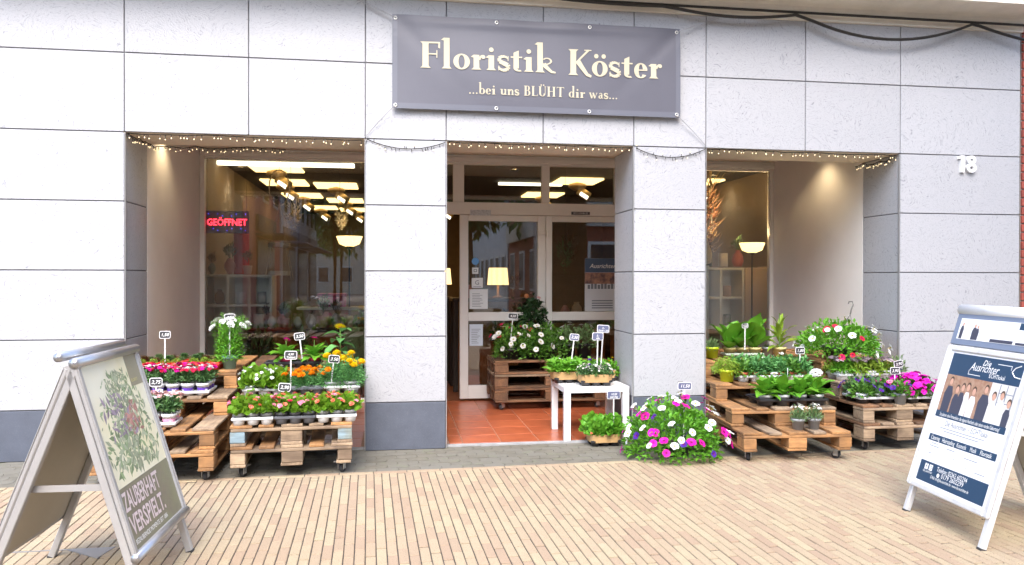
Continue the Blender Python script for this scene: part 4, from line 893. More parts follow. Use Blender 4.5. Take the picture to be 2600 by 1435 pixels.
petunia('petunia basket with hook, white and red blooms, by the house number wall', (3.93, .12, z3), .37, .25, 1800, [([WP], 20, .064, -5, (3.0, 6.5)), ([RPt], 6, .055, -12, (3.4, 4.8)), ([WP], 4, .06, 40, None)], .10, (.10, 0, .40), BK)
petunia('big petunia on the ground with white, magenta and purple blooms', (2.18, -.46, 0.0), .40, .35, 2400, [([WP], 24, .062, -8, (2.8, 6.6)), ([MPt, HPt, MPt], 18, .072, -12, (3.4, 6.1)), ([PPt], 4, .055, 0, FRONT), ([WP], 8, .06, 30, None), ([WP, HPt], 10, .06, -12, (2.6, 4.0))], .08, (.06, .05, .44), (.15, .11, .12, TBLACK))
# ---- stand E
sp = tray('pale grey tray of lilac clustered plants by the stone wall', 3.97, -.10, z2, .50, .26, .06, TWHITE, 4, 2)
LC = bl_cluster(F_LIL, 70, .5, .15, 21)
for p in sp: bush('sedum', 'narrow leaved plant with a lilac flower cluster in pale grey tray', 'potted plant', p, (.05, .04, .075, TWHITE), G_YEL if PR.random() < .5 else G_BRT, 'lance', .085, .07, 110, .075, .018, [([LC], 5, .06, 45)], 'lilac clustered plants', droop=.35)
bush('trailing_herb', 'wispy herb in small black pot by the stone wall', 'potted plant', (4.31, -.12, z2), (.05, .04, .085, TBLACK), G_SILV, 'lance', .10, .09, 90, .06, .012)
sp = tray('black tray with pale rim of purple and pink petunias', 3.87, -.42, z1, .34, .26, .055, TWHITE, 3, 2, 0, None, None, TBLACK)
for i, p in enumerate(sp): bush('petunia_pot', ['dark purple petunia in pale rimmed black tray', 'pink petunia in pale rimmed black tray'][i % 3 == 2], 'petunia', p, (.045, .036, .075, TWHITE), G_DARK if i % 2 else G_MID, 'lance', .085, .09, 110, .05, .026, [([PPt] if i % 3 != 2 else [MPt, bl_petunia(F_PINK, F_MAG)], 4, .05, 15)], ['dark purple petunia pots', 'pink petunia pots'][i % 3 == 2])
bush('petunia_pot', 'dark petunia in a lone grey pot at the pallet edge', 'petunia', (4.03, -.575, z1), (.05, .038, .09, PGREY), G_MID, 'lance', .08, .08, 110, .045, .024, [([PPt], 2, .05, 20)])
sp = tray('black tray with pale rim of vivid magenta petunias', 4.24, -.46, z1, .28, .24, .055, TWHITE, 2, 2, 0, None, None, TBLACK)
for p in sp: bush('petunia_pot', 'vivid magenta petunia covered in blooms', 'petunia', p, (.05, .04, .08, TWHITE), G_MID, 'lance', .085, .10, 70, .045, .024, [([HPt], 26, .058, 5)], 'vivid magenta petunias')
# ---- door stack
for i, (x, y) in enumerate(((1.22, 1.78), (1.46, 1.80), (1.34, 2.05), (1.68, 2.0), (1.62, 1.76))):
    fl = [[([WP], 11, .062, 0, FRONT), ([RPt], 3, .06, 20, (2.5, 4.5))], [([WP], 8, .065, 0, FRONT)], [([RPt], 4, .06, 30, None), ([WP], 4, .06, 20, None)], [([WP], 5, .06, 10, None)], [([WP], 1, .05, 20, None)]][i]
    lbs = ['trailing white and red petunias at the corner of the door stack', 'white petunias over the front of the door stack', 'red and white petunias at the back of the door stack', 'leafy white petunias beside the black pots', 'low petunias in the middle of the door stack']
    t_ = start('petunia_pot', lbs[i], 'petunia', (x, y, CT), (.09, .07, .11, TBLACK), None, 0)
    obj('foliage', fol_mesh('petd%d' % (i % 2), G_MID, 'lance', .22, .25, 560, .055, .024, .10, .4, .35, -20, .25, i % 3), t_, kind='stuff')
    for ms, cnt, sz, e0, az in fl: blooms(t_, ms, cnt, .22, .25, .10, sz, e0, az=az, out=1.08)
for x in (1.84, 2.02): bush('black_pot_plant', 'pale green leafy plant in black pot on the door stack', 'potted plant', (x, 1.82, CT), (.085, .07, .15, TBLACK), G_SILV, 'lance', .12, .16, 170, .06, .025, [([bl_cluster(F_WHITE, 30, .35, .14, 8)], 4, .05, 45)], 'black pots on the door stack')
rs = bush('potted_rose', 'dark leaved peach rose in black pot behind the door stack', 'rose', (1.53, 2.16, CT), (.075, .06, .13, TBLACK), G_DEEP, 'lance', .17, .21, 260, .085, .05, [([bl_pom(F_PEACH)], 2, .07, 60), ([bl_begonia(F_PALE)], 2, .05, 40)], None, z=.36, e0=-50, hollow=.25, lift=.1, droop=.4)
MB().tube([(0, 0, .1), (.01, 0, .25), (0, .01, .45)], .008, 6).build('stem', BARK, rs)
# ---- white table with kraft trays
tb = thing('side_table', 'small square white table beside the entrance pillar', 'table', (1.69, .335, .013))
MB().cbox(-.28, .28, -.28, .28, .40, .45, .003).build('table_top', mat('white_lacquer', (.78, .78, .78), .3), tb)
for sx in (-1, 1):
    for sy in (-1, 1): MB().cbox(sx * .2525 - .0275, sx * .2525 + .0275, sy * .2525 - .0275, sy * .2525 + .0275, 0, .3995, .003).build('leg', MATS['white_lacquer'], tb)
TT = .464
def kraft(lb, x, y, z, w, d, rz=0.0): return tray(lb, x, y, z, w, d, .05, TBLACK, 3, 2, rz, None, True)
s1 = kraft('kraft banded tray of leafy herbs on the white table', 1.515, .40, TT, .28, .20, .05); s2 = kraft('kraft banded tray of small white flowers on the front of the white table', 1.70, .17, TT, .27, .18, -.03); s3 = kraft('kraft banded tray of pansies on the white table by the pillar', 1.84, .46, TT, .24, .19, 0)
for p in s1: bush('herb', 'broad leaved green herb in kraft banded tray', 'potted plant', p, (.038, .03, .075, TBLACK), G_BRT, 'lance', .075, .10, 75, .08, .034, None, 'herbs in the kraft tray', droop=.3, e0=12)
bush('orange_pot_plant', 'white flowered plant in orange pot at the back of the white table', 'potted plant', (1.475, .548, TT), (.05, .04, .11, PORA), G_MID, 'lance', .06, .05, 60, .05, .02, [([bl_begonia(F_WHITE)], 3, .045, 40)], 'orange pots on the white table')
bush('orange_pot_plant', 'white flowered plant in orange pot at the back of the white table', 'potted plant', (1.66, .548, TT), (.05, .04, .11, PORA), G_MID, 'lance', .06, .05, 60, .05, .02, [([bl_begonia(F_PALE)], 3, .04, 40)], 'orange pots on the white table')
WD = bl_daisy(F_WHITE, F_DYEL, 9, 1, .2)
for p in s2: bush('bedding_daisy', 'tiny white flowered plant in kraft banded tray', 'potted plant', p, (.036, .03, .07, TBLACK), G_DARK, 'lance', .065, .075, 130, .035, .014, [([WD, WD, bl_daisy(F_LIL, F_PURP, 9, 1, .2)], 13, .024, 30)], 'tiny white flowered plants in the kraft tray', e0=12)
VP = bl_begonia(F_PURP)
for i, p in enumerate(s3): bush('pansy', ['yellow and purple pansy in kraft banded tray', 'purple pansy in kraft banded tray'][i % 3 == 0], 'pansy', p, (.036, .03, .07, TBLACK), G_BRT, 'lance', .065, .095, 85, .045, .026, [([VP] if i % 3 == 0 else [bl_begonia(F_YEL)], 4 if i % 3 == 0 else 1, .04, 25)], ['yellow pansies', 'purple pansies'][i % 3 == 0])
s4 = kraft('kraft banded tray of ivy like greens on the pavement', 1.72, -.03, 0.0, .25, .20, .02)
for p in s4: bush('ivy_pot', 'scalloped green foliage plant in kraft banded tray on the pavement', 'potted plant', p, (.038, .03, .075, TBLACK), G_BRT, 'round', .085, .13, 130, .042, .036, [([bl_begonia(F_CORAL)], 1, .022, 10)] if p is s4[0] else None, 'greens in the pavement tray', droop=.3, e0=10)

# ================================================================== PRICE TAGS
def tag(label, x, y, zt, zb, txt, w=.085, hgt=.06, board=CHALK, tilt=0.0, turn=0.0, lean=0.0):
    t_ = thing('price_tag', label, 'price tag', (x, y, zb), turn, 'price tags'); t_.rotation_euler = (0, tilt, turn)
    H = zt - zb; MB().cbox(-.005, .005, -.0015, .0015, 0, H - hgt * .5, .001).build('stick', WHITE, t_)
    def rr(w_, h_, r):
        P = []
        for cx, cz, a0 in ((w_ / 2 - r, h_ / 2 - r, 0), (-w_ / 2 + r, h_ / 2 - r, 90), (-w_ / 2 + r, -h_ / 2 + r, 180), (w_ / 2 - r, -h_ / 2 + r, 270)):
            for k in range(4): a = R_(a0 + 30 * k); P.append((cx + r * math.cos(a), H + cz + r * math.sin(a)))
        return P
    MB().prism(rr(w, hgt, .014), -.003, 0).build('plate', WHITE, t_)
    b = MB().prism(rr(w - .010, hgt - .010, .010), -.0042, -.0032).build('writing_field', board, t_)
    p = MB(); n = len(txt.split('\n'))
    for k, l in enumerate(txt.split('\n')):
        v, f = text_mesh(l, .034 if n == 1 else .023, .25, bold=.012); sx = min(1.0, (w - .02) / max(.001, max(q[0] for q in v) - min(q[0] for q in v)))
        p.add([(a * sx, -.0052, H - .011 + b_ + (.010 if n == 2 and k == 0 else -.012 if n == 2 else 0)) for a, b_, c_ in v], f)
    p.build('handwriting', INKW, b)
tag('price tag on a tall stick above the red succulent trays', -1.755, .10, .93, z3 + .03, '1,50')
tag('price tag reading 2,75 among the pink sleeved pots', -1.615, -.62, .655, z1 + .06, '2,75')
tag('price tag at the top of the tall white flowering plant', -1.275, .11, 1.06, z3 + .09, '4,50', turn=.5)
tag('price tag leaning between the pink potted zinnias', -.725, .16, .905, z3 + .07, '3,50', tilt=-.12)
tag('wide price tag above the orange marigolds', -.752, -.33, .80, z2 + .03, '4,50\nTablett', .092, .064)
tag('price tag tilted before the tall yellow marigolds', -.46, -.36, .77, z2 + .06, '3,50', tilt=.12, turn=.4)
tag('price tag standing in the front begonia row', -.775, -.60, .60, z1 + .05, '2,90', tilt=.08)
tag('price tag over the white petunias on the door stack', 1.20, 1.72, .98, CT + .11, '4,50', tilt=.09, w=.1)
tag('price tag above the herbs on the white table', 1.525, .36, .86, TT + .06, '2,50', tilt=.12, board=CHALKB)
tag('lower of two blue faced price tags above the white table', 1.745, .27, .87, TT + .05, '5,-\nalle', w=.10, hgt=.068, board=CHALKB, tilt=.02)
tag('upper of two blue faced price tags above the white table', 1.80, .36, .93, TT + .05, '3,-\nStück 1,50', w=.11, hgt=.068, board=CHALKB, tilt=.06)
tag('price tag reading 10,50 in the kraft tray on the pavement', 1.80, -.06, .41, .06, '10,50\nmit Etg', w=.115, hgt=.068, board=CHALKB)
tag('price tag reading 11,50 over the big ground petunia', 2.25, -.46, .53, .11, '11,50', w=.115, hgt=.06, board=CHALKB, tilt=.02)
tag('price tag among the large paddle leaves', 3.12, .30, .95, z3 + .08, '4,50', w=.06, hgt=.045)
tag('price tag reading 1,00 above the terracotta potted plants', 3.40, -.15, .765, z2 + .05, '1,00')
tag('price tag turned sideways in the black tray of broad leaved plants', 3.10, -.50, .63, z1 + .06, '3,90', tilt=.18, turn=1.1)
tag('price tag above the lilac clustered plants', 4.20, .03, .79, z2 + .09, '2,50', tilt=.2)
tag('price tag before the stone wall above the wispy herb', 4.25, -.30, .66, z1 + .05, '3,90', tilt=-.18)
tag('price tag between dark and magenta petunias', 4.09, -.42, .615, z1 + .05, '3,90')
# ================================================================== A-BOARDS
def a_board(label, loc, rz, W, xf, xb, xa, H, alu, back_m, legr, vb, vt):
    """two leaning panels; local +X is the poster side, local +Y runs left to right across the poster"""
    t_ = thing('a_board', label, 'sign board', loc, rz)
    def side(x0):
        v = Vector((xa - x0, 0, H)); L = v.length; v.normalize(); u = Vector((0, 1, 0)) if x0 > 0 else Vector((0, -1, 0)); w = u.cross(v)
        M = Matrix(((u.x, v.x, w.x, x0), (u.y, v.y, w.y, 0), (u.z, v.z, w.z, 0), (0, 0, 0, 1))); return M, L
    Mf, L = side(xf); Mb, Lb = side(xb)
    for M, l, nm in ((Mf, L, 'front'), (Mb, Lb, 'back')):
        for s in (-1, 1):
            lg = MB().cbox(s * (W / 2 - .018) - .017, s * (W / 2 - .018) + .017, .012, l - .03, -.045, -.014, .003, 0, M); o = lg.build('leg', alu, t_)
            MB().cbox(s * (W / 2 - .018) - .019, s * (W / 2 - .018) + .019, .0, .016, -.047, -.012, .003, 0, M).build('rubber_foot', RUBBER, o)
        MB().box(-W / 2 + .03, W / 2 - .03, vb * l / L + .02, vt * l / L - .02, -.013, -.006, 0, M).build('back_sheet', back_m, t_)
        fr = MB(); b = .034
        for s in (-1, 1): fr.cbox(s * W / 2 - (b if s > 0 else 0), s * W / 2 + (b if s < 0 else 0), vb, vt, -.012, .010, .006, 0, M); fr.cbox(s * W / 2 - (b * .3 if s > 0 else 0) , s * W / 2 + (b * .3 if s < 0 else 0), vb + .01, vt - .01, .0095, .0125, .001, 0, M)
        fr.cbox(-W / 2 + b + .0005, W / 2 - b - .0005, vb, vb + b, -.012, .0105, .006, 0, M); fr.cbox(-W / 2 + b + .0005, W / 2 - b - .0005, vt - b, vt, -.012, .0105, .006, 0, M)
        fr.build('snap_frame', alu, t_)
    for s in (-1, 1):
        y = s * (W / 2 - .05); zf = H * .47; x1 = xf + (xa - xf) * .47 - .03; x2 = xb + (xa - xb) * .47 + .03
        MB().box(x2, x1, y - .002, y + .002, zf - .014, zf + .014).build('spreader_bar', alu, t_)
    return t_, Mf, L
ALUG = mat('dull_aluminium', (0.42, 0.41, 0.40), 0.4, metal=0.3, var=0.08, vscale=8)
BACKM = mat('board_back', (0.46, 0.43, 0.36), .7, var=.08, vscale=3)
# left board with the plant poster
LW, LVB, LVT = .69, .20, 1.075
lb, Mf, L = a_board('aluminium A-board with cream plant poster reading ZAUBERHAFT VERSPIELT', (-1.335, -2.49, 0), R_(-2), LW, .345, -.37,   .035, 1.05, ALUG, BACKM, .03, LVB, LVT)
for s, M in ((1, Mf),):
    MB().tube([(-LW / 2 - .005, LVT - .012, .004), (LW / 2 + .005, LVT - .012, .004)], .022, 10, 0, None, M).build('top_rail', ALU, lb, True)
    MB().tube([(-LW / 2 - .005, LVB + .012, .004), (LW / 2 + .005, LVB + .012, .004)], .020, 10, 0, None, M).build('bottom_rail', ALU, lb, True)
Mb_v = Vector((.035 + .37, 0, 1.05)).normalized()
MB().tube([(.035 - .05, -LW / 2, 1.045), (.035 - .05, LW / 2, 1.045)], .020, 10).build('top_rail', ALU, lb, True)
PX0, PX1, PY0, PY1 = -LW / 2 + .034, LW / 2 - .034, LVB + .034, LVT - .034
ps = MB().box(PX0, PX1, PY0, PY1, -.0055, .001, 0, Mf).build('poster', mat('cream_poster', (.74, .68, .44), .35, col2=(.72, .70, .56), vscale=3), lb)
MB().box(PX0, PX1, PY0, PY0 + .265, .0012, .0018, 0, Mf).build('print', mat('olive_print', (.20, .18, .13), .35, col2=(.22, .22, .13), vscale=6), ps)
MB().box(PX1 - .145, PX1, PY1 - .15, PY1, .0012, .0018, 0, Mf).build('print', mat('olive_print2', (.26, .24, .16), .35), ps)
rr = random.Random(21)
for nm, mt, n, cols in (('green', (.22, .30, .15), 330, 0), ('sage', (.32, .36, .24), 260, 1), ('plum', (.28, .22, .28), 60, 2), ('red', (.40, .20, .17), 40, 3)):
    q = MB()
    for i in range(n):
        tt = rr.random(); yy = PY0 + .30 + tt * .45; sp_ = (.30 * (1 - tt) ** .6 + .07); xx = .0 + rr.gauss(0, .5) * sp_
        if cols == 2: yy = PY0 + .45 + rr.random() * .2; xx = rr.gauss(-.04, .07)
        if cols == 3: yy = PY0 + .45 + rr.random() * .16; xx = rr.gauss(.07, .05)
        if not (PX0 + .02 < xx < PX1 - .02 and yy < PY1 - .03): continue
        a = rr.uniform(0, 6.28); l = rr.uniform(.012, .032) * (1.3 - tt * .6); w = l * .5; d = (math.cos(a), math.sin(a))
        zz = .0013 + cols * .0003 + (i % 12) * .00002
        q.add([(xx - d[0] * l, yy - d[1] * l, zz), (xx - d[1] * w * .7, yy + d[0] * w * .7, zz), (xx + d[0] * l, yy + d[1] * l, zz), (xx + d[1] * w * .7, yy - d[0] * w * .7, zz)], [(3, 2, 1, 0)] if True else [], 0, Mf)
    q.build('plant_picture', mat('print_' + nm, mt, .4, rnd=.3), ps, kind='stuff')
def put_text(par, M, s, x, y, size, mt, z=.0028, shear=0.0, align='LEFT', xs=1.0, fit=None, bold=0.0):
    v, f = text_mesh(s, size, shear, align, xs, bold)
    if fit:
        w = max(p[0] for p in v) - min(p[0] for p in v); k = fit / w; v = [(p[0] * k, p[1], 0) for p in v]
    MB().add([(x + a, y + b, z) for a, b, c in v], f, 0, M).build('lettering', mt, par)
PINKT = mat('pale_pink_ink', (.62, .52, .52), .4); put_text(ps, Mf, 'ZAUBERHAFT', PX0 + .015, PY0 + .165, .115, PINKT, fit=.43, bold=.02); put_text(ps, Mf, 'VERSPIELT.', PX0 + .02, PY0 + .062, .115, PINKT, fit=.42, bold=.02)
put_text(ps, Mf, 'BEZAUBERNDE MOMENTE SEIT 1886', PX0 + .02, PY0 + .02, .03, INKW, fit=.40)
put_text(ps, Mf, 'FLORIST', PX1 - .135, PY1 - .13, .022, PYEL)
# right board with header and company poster
RW, RVB, RVT = .70, .165, 1.03
rb, Mf, L = a_board('white A-board with blue company poster of a group of people', (3.375, -2.44, 0), R_(175.2), RW, .425, -.42, .035, 1.235, ALUW, BACKM, .03, RVB, RVT)
MB().cbox(-RW / 2, RW / 2, 1.035, 1.225, -.012, .006, .004, 0, Mf).build('header_panel', mat('header_blue', (.17, .21, .29), .4), rb)
MB().tube([(-RW / 2 - .006, 1.25, -.012), (RW / 2 + .006, 1.25, -.012)], .034, 12, 0, None, Mf).build('top_cap', WHITE, rb, True)
hp = MB().box(-RW / 2 + .045, RW / 2 - .045, 1.07, 1.195, .0062, .0075, 0, Mf).build('header_photo', mat('white_print', (.78, .78, .78), .4), rb)
NAVY = mat('navy_ink', (.018, .052, .105), .4); DARKC = mat('dark_cloth_print', (.05, .055, .085), .5); SKIN = mat('skin_print', (.56, .32, .23), .5); BRICKP = mat('brick_print', (.30, .16, .10), .5, col2=(.40, .26, .18), vscale=40); WCL = mat('white_cloth_print', (.72, .70, .68), .5); HAIRP = mat('hair_print', (.08, .05, .035), .5)
def flat(par, nm, mt, polys, z, M):
    for k, p in enumerate(polys): MB().add([(a, b, z + (k % 8) * .00004) for a, b in p], [tuple(range(len(p)))], 0, M).build(nm, mt, par)
def oval(x, y, rx, ry, n=14): return [(x + rx * math.cos(6.2832 * i / n), y + ry * math.sin(6.2832 * i / n)) for i in range(n)]
def body(x, y0, y1, w): h = y1 - y0; return [(x - w * .9, y0), (x + w * .9, y0), (x + w, y0 + h * .7), (x + w * .55, y1), (x - w * .55, y1), (x - w, y0 + h * .7)]
flat(hp, 'print', DARKC, [body(-.275, 1.073, 1.15, .015), body(-.165, 1.073, 1.145, .02), body(-.14, 1.073, 1.14, .015), [(-.02, 1.072), (.16, 1.072), (.16, 1.09), (-.02, 1.09)], [(.18, 1.072), (.30, 1.072), (.30, 1.085), (.18, 1.085)]], .0079, Mf)
flat(hp, 'print', NAVY, [[(.18, 1.155), (.303, 1.155), (.303, 1.193), (.18, 1.193)]], .0079, Mf)
flat(hp, 'print', SKIN, [oval(-.272, 1.16, .008, .011), oval(-.165, 1.155, .009, .011), oval(-.14, 1.15, .008, .01)], .0079, Mf)
QX0, QX1, QY0, QY1 = -RW / 2 + .036, RW / 2 - .036, RVB + .036, RVT - .036; QH = QY1 - QY0; QW = QX1 - QX0
po = MB().box(QX0, QX1, QY0, QY1, -.0055, .001, 0, Mf).build('poster', mat('white_poster', (.80, .80, .80), .35), rb)
m_ = .045
def fx(a): return QX0 + m_ + a * (QW - 2 * m_)
def fy(a): return QY1 - a * QH
def band(a0, a1, y0, y1): return [(fx(a0), fy(y1)), (fx(a1), fy(y1)), (fx(a1), fy(y0)), (fx(a0), fy(y0))]
flat(po, 'print', NAVY, [band(-.04, 1.04, .012, .175), band(-.04, 1.04, .452, .50), band(-.03, 1.03, .632, .682), band(-.04, 1.04, .835, .985)], .0016, Mf)
ph = MB(); flat(po, 'photo', BRICKP, [band(-.04, .68, .175, .452)], .0016, Mf); flat(po, 'photo', mat('light_room_print', (.66, .62, .58), .5), [band(.68, 1.04, .175, .452)], .0016, Mf)
flat(po, 'photo', mat('window_print', (.25, .27, .30), .5), [band(.80, .815, .18, .34), band(.90, .915, .18, .36), band(.80, 1.0, .235, .242), band(.80, 1.0, .30, .307), band(1.0, 1.02, .18, .40)], .0018, Mf)
ppl = [(.07, .205, DARKC, .075), (.20, .255, DARKC, .05), (.28, .235, DARKC, .055), (.36, .225, WCL, .05), (.46, .245, WCL, .06), (.63, .215, DARKC, .085), (.76, .25, WCL, .06), (.87, .235, WCL, .07), (.985, .28, DARKC, .05)]
for dk in (DARKC, WCL): flat(po, 'photo', dk, [[(p[0], p[1]) for p in body(fx(x), fy(.452), fy(y + .055), w * QW * .78)] for x, y, c, w in ppl if c is dk], .0021, Mf)
flat(po, 'photo', HAIRP, [oval(fx(x), fy(y + .012), .017, .024) for x, y, c, w in ppl], .0026, Mf); flat(po, 'photo', SKIN, [oval(fx(x), fy(y + .022), .014, .020) for x, y, c, w in ppl], .0031, Mf)
put_text(po, Mf, 'Die', fx(.46), fy(.072), .045, INKW, shear=.35); put_text(po, Mf, 'Ausrichter', fx(.5), fy(.118), .066, INKW, shear=.35, align='CENTER', fit=.235); put_text(po, Mf, 'ECHTlokal', fx(.60), fy(.150), .034, INKW, fit=.12)
flat(po, 'print', INKW, [band(.68, .88, .045, .049), band(.876, .882, .045, .075), band(.28, .47, .148, .152), band(.28, .286, .118, .152)], .0021, Mf)
pl = MB(); pl.tube([(fx(1.0), fy(.035), .002), (fx(.93), fy(.055), .002), (fx(.90), fy(.085), .002), (fx(.95), fy(.115), .002), (fx(1.03), fy(.12), .002)], .003, 4, 0, None, Mf); pl.build('print', INKW, po)
put_text(po, Mf, 'Sie planen eine Firmenfeier, die eigene Hochzeit oder einen runden Geburtstag?', fx(.5), fy(.489), .03, INKW, align='CENTER', fit=.50)
INKG = mat('grey_print', (.22, .24, .28), .5)
put_text(po, Mf, 'Die Ausrichter – ECHTlokal', fx(.5), fy(.552), .045, INKG, align='CENTER', fit=.36)
for x, s in ((.01, 'Catering'), (.20, 'Hairstyling'), (.44, 'Kosmetik'), (.65, 'Musik'), (.80, 'Floristik')): put_text(po, Mf, s, fx(x), fy(.672), .036, INKW, fit=.0100 * len(s))
flat(po, 'print', INKG, [[(fx(x), fy(y)), (fx(x + l), fy(y)), (fx(x + l), fy(y - .005)), (fx(x), fy(y - .005))] for x, y, l in ((.1, .575, .7), (.18, .595, .55), (.05, .70, .1), (.02, .72, .16), (.3, .71, .14), (.6, .73, .2), (.03, .775, .06), (.45, .765, .02), (.66, .79, .02), (.66, .81, .02), (.8, .80, .15))], .0018, Mf)
put_text(po, Mf, 'Telefon: 02362 602294', fx(.5), fy(.882), .038, INKW, align='CENTER', fit=.26); put_text(po, Mf, '0179 2602299', fx(.53), fy(.918), .038, INKW, align='CENTER', fit=.19); put_text(po, Mf, 'E-Mail: info@die-ausrichter.de - www.die-ausrichter.de', fx(.5), fy(.945), .024, INKW, align='CENTER', fit=.33)
flat(po, 'print', INKW, [band(.05, .105, .852, .895), band(.125, .18, .852, .895), oval(fx(.30), fy(.908), .012, .012)], .0021, Mf)
put_text(po, Mf, 'f', fx(.068), fy(.892), .045, NAVY, z=.0032); flat(po, 'print', NAVY, [oval(fx(.1525), fy(.8735), .011, .011)], .0026, Mf); flat(po, 'print', INKW, [oval(fx(.1525), fy(.8735), .008, .008)], .0031, Mf)
put_text(po, Mf, 'die_ausrichter', fx(.04), fy(.915), .022, INKW, fit=.085)

# steel drain plate by the left sign
MB().add([(x, y, .004) for x, y in ((-1.62, -2.075), (-1.40, -2.06), (-1.43, -2.22))] + [(x, y, -.02) for x, y in ((-1.62, -2.075), (-1.40, -2.06), (-1.43, -2.22))], [(2, 1, 0), (0, 1, 4, 3), (1, 2, 5, 4), (2, 0, 3, 5)]).build('steel_plate', mat('worn_steel', (.30, .29, .28), .5, metal=.5), pav)
MB().box(-3.2, -1.42, -2.072, -2.062, -.02, .0035).build('steel_edge', MATS['worn_steel'], pav)

# ================================================================== NEIGHBOUR AND SHOP INTERIOR
BRICK = mat('red_brick', (.34, .075, .05), .85, col2=(.26, .06, .045), vscale=30, rnd=.15)
nb = thing('brick_house', 'red brick house wall adjoining the stone shop front at the house number', 'house', (5.64, 0, 0))
MB().box(0, 6, .02, 9, 0, 7.5).build('wall', mat('mortar', (.32, .28, .25), .9), nb)
bm = MB().cbox(0, .235, 0, .03, 0, .066, .003).mesh('brick', BRICK)
bh = MB().cbox(0, .113, 0, .03, 0, .066, .003).mesh('brick', BRICK)
for k in range(56):
    for i in range(4):
        obj('brick', bm if i or k % 2 == 0 else bh, nb, (.004 + i * .247 - (.122 if k % 2 and i else 0), 0, .01 + k * .078))
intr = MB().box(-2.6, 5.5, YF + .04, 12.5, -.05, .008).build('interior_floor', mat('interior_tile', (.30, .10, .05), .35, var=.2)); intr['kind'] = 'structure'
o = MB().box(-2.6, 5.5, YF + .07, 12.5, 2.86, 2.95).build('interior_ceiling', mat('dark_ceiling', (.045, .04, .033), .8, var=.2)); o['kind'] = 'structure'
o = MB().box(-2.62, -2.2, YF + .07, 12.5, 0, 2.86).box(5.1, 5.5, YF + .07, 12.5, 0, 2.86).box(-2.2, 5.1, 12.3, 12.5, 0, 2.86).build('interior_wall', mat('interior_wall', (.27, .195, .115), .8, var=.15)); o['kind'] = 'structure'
PANEL = mat('light_panel', (.9, .8, .5), .4, emit=(1, .66, .25), estr=.8); TUBE = mat('light_tube', (.9, .9, .8), .4, emit=(1, .86, .62), estr=.9)
def ceiling_light(x, y, lbl, spot=True):
    t_ = thing('ceiling_light', lbl, 'ceiling light', (x, y, 2.855), 0, 'glowing ceiling panels')
    MB().cbox(-.33, .33, -.33, .33, -.03, -.001, .006).build('panel', PANEL, t_)
    if spot:
        MB().lathe([(.02, -.03), (.13, -.06), (.14, -.10), (.05, -.16), (.01, -.17)], 14, cap0=False).build('shade', mat('bronze_shade', (.28, .20, .11), .4, metal=.4), t_, True)
        MB().tube([(.02, 0, -.15), (.17, -.05, -.26)], .07, 12).build('lamp_head', mat('lamp_cage', (.45, .33, .16), .4, metal=.5), t_, True)
        MB().tube([(.035, -.06, -.20), (.14, -.10, -.275)], .03, 8).build('lamp_bulb', TUBE, t_, True)
for i, (x, y) in enumerate(((-1.55, 4.5), (-2.0 + .35, 6.1), (-.9, 6.4), (-1.6, 8.0), (-.9, 8.8), (-1.5, 10.4), (-.8, 10.8), (2.75, 5.2), (2.6, 7.2), (4.55, 5.0), (1.0, 9.5), (3.2, 9.6))):
    ceiling_light(x, y, 'square glowing ceiling panel with barrel spotlight inside the shop')
one('strip_light', MB().cbox(-.9, .9, -.04, .04, -.05, 0, .005), TUBE, 'long thin strip light under the shop ceiling near the GEÖFFNET window', 'strip light', (-1.4, 4.0, 2.85))
one('strip_light', MB().cbox(-.5, .5, -.03, .03, -.04, 0, .005), TUBE, 'thin strip light seen through the glass above the door', 'strip light', (2.1, 5.6, 2.85))
CUB = mat('cream_shelf', (.74, .68, .54), .6, var=.08)
rg = random.Random(4); DRYW = mat('macrame_cream', (.60, .46, .30), .8); GOODS = [mat('good_%d' % i, c, .6) for i, c in enumerate(((.55, .50, .42), (.30, .18, .10), (.55, .22, .20), (.08, .08, .07), (.35, .32, .26), (.60, .45, .30), (.42, .10, .08), (.12, .16, .08), (.62, .58, .52)))]
def vase_mesh(m, k):
    prof = [[(.04, 0), (.06, .05), (.05, .12), (.025, .15), (.03, .17)], [(.045, 0), (.06, .10), (.062, .11), (.055, .11)], [(.05, 0), (.05, .14), (.046, .14)], [(.02, 0), (.055, .06), (.055, .10), (.02, .16)]][k]
    return cached(('vase', m.name, k), lambda: MB().lathe(prof, 14).mesh('vase', m, True))
def cubby(lbl, x, y, w, h, nx, nz, d=.36):
    t_ = thing('cubby_shelf', lbl, 'shelf', (x, y, .009)); e = .03
    for i in range(nx + 1): MB().cbox(i * (w - e) / nx, i * (w - e) / nx + e, 0, d, 0, h, .003).build('upright', CUB, t_)
    for k in range(nz + 1):
        for i in range(nx): MB().cbox(i * (w - e) / nx + e + .0005, (i + 1) * (w - e) / nx - .0005, .002, d - .02, k * (h - e) / nz, k * (h - e) / nz + e, .003).build('shelf_board', CUB, t_)
    MB().box(.001, w - .001, d - .018, d, .001, h - .001).build('back_panel', CUB, t_)
    for i in range(nx):
        for k in range(nz):
            m = rg.choice(GOODS); vx = x + (i + .5) * (w - e) / nx + .015
            o = obj('vase', vase_mesh(m, rg.randrange(4)), None, (vx, y + .15, .009 + k * (h - e) / nz + e + .001), (0, 0, 0), min(1.0, (h / nz) / .26), label='small ornament vase in a square shelf compartment', category='vase', group='vases in the cubby shelves')
cubby('cream cubby shelf behind the GEÖFFNET sign', -2.15, 3.1, .75, 1.40, 3, 4); cubby('cream cubby shelf behind the floor lamp window', 3.75, 2.95, .62, 1.50, 2, 4)
one('cabinet', MB().cbox(0, .35, 0, .4, 0, 1.50, .004).cbox(.36, .62, 0, .4, 0, 1.52, .004), mat('peach_cabinet', (.58, .42, .28), .6), 'plain tall cabinet beside the cubby shelf in the right window', 'cabinet', (4.38, 2.95, .009))
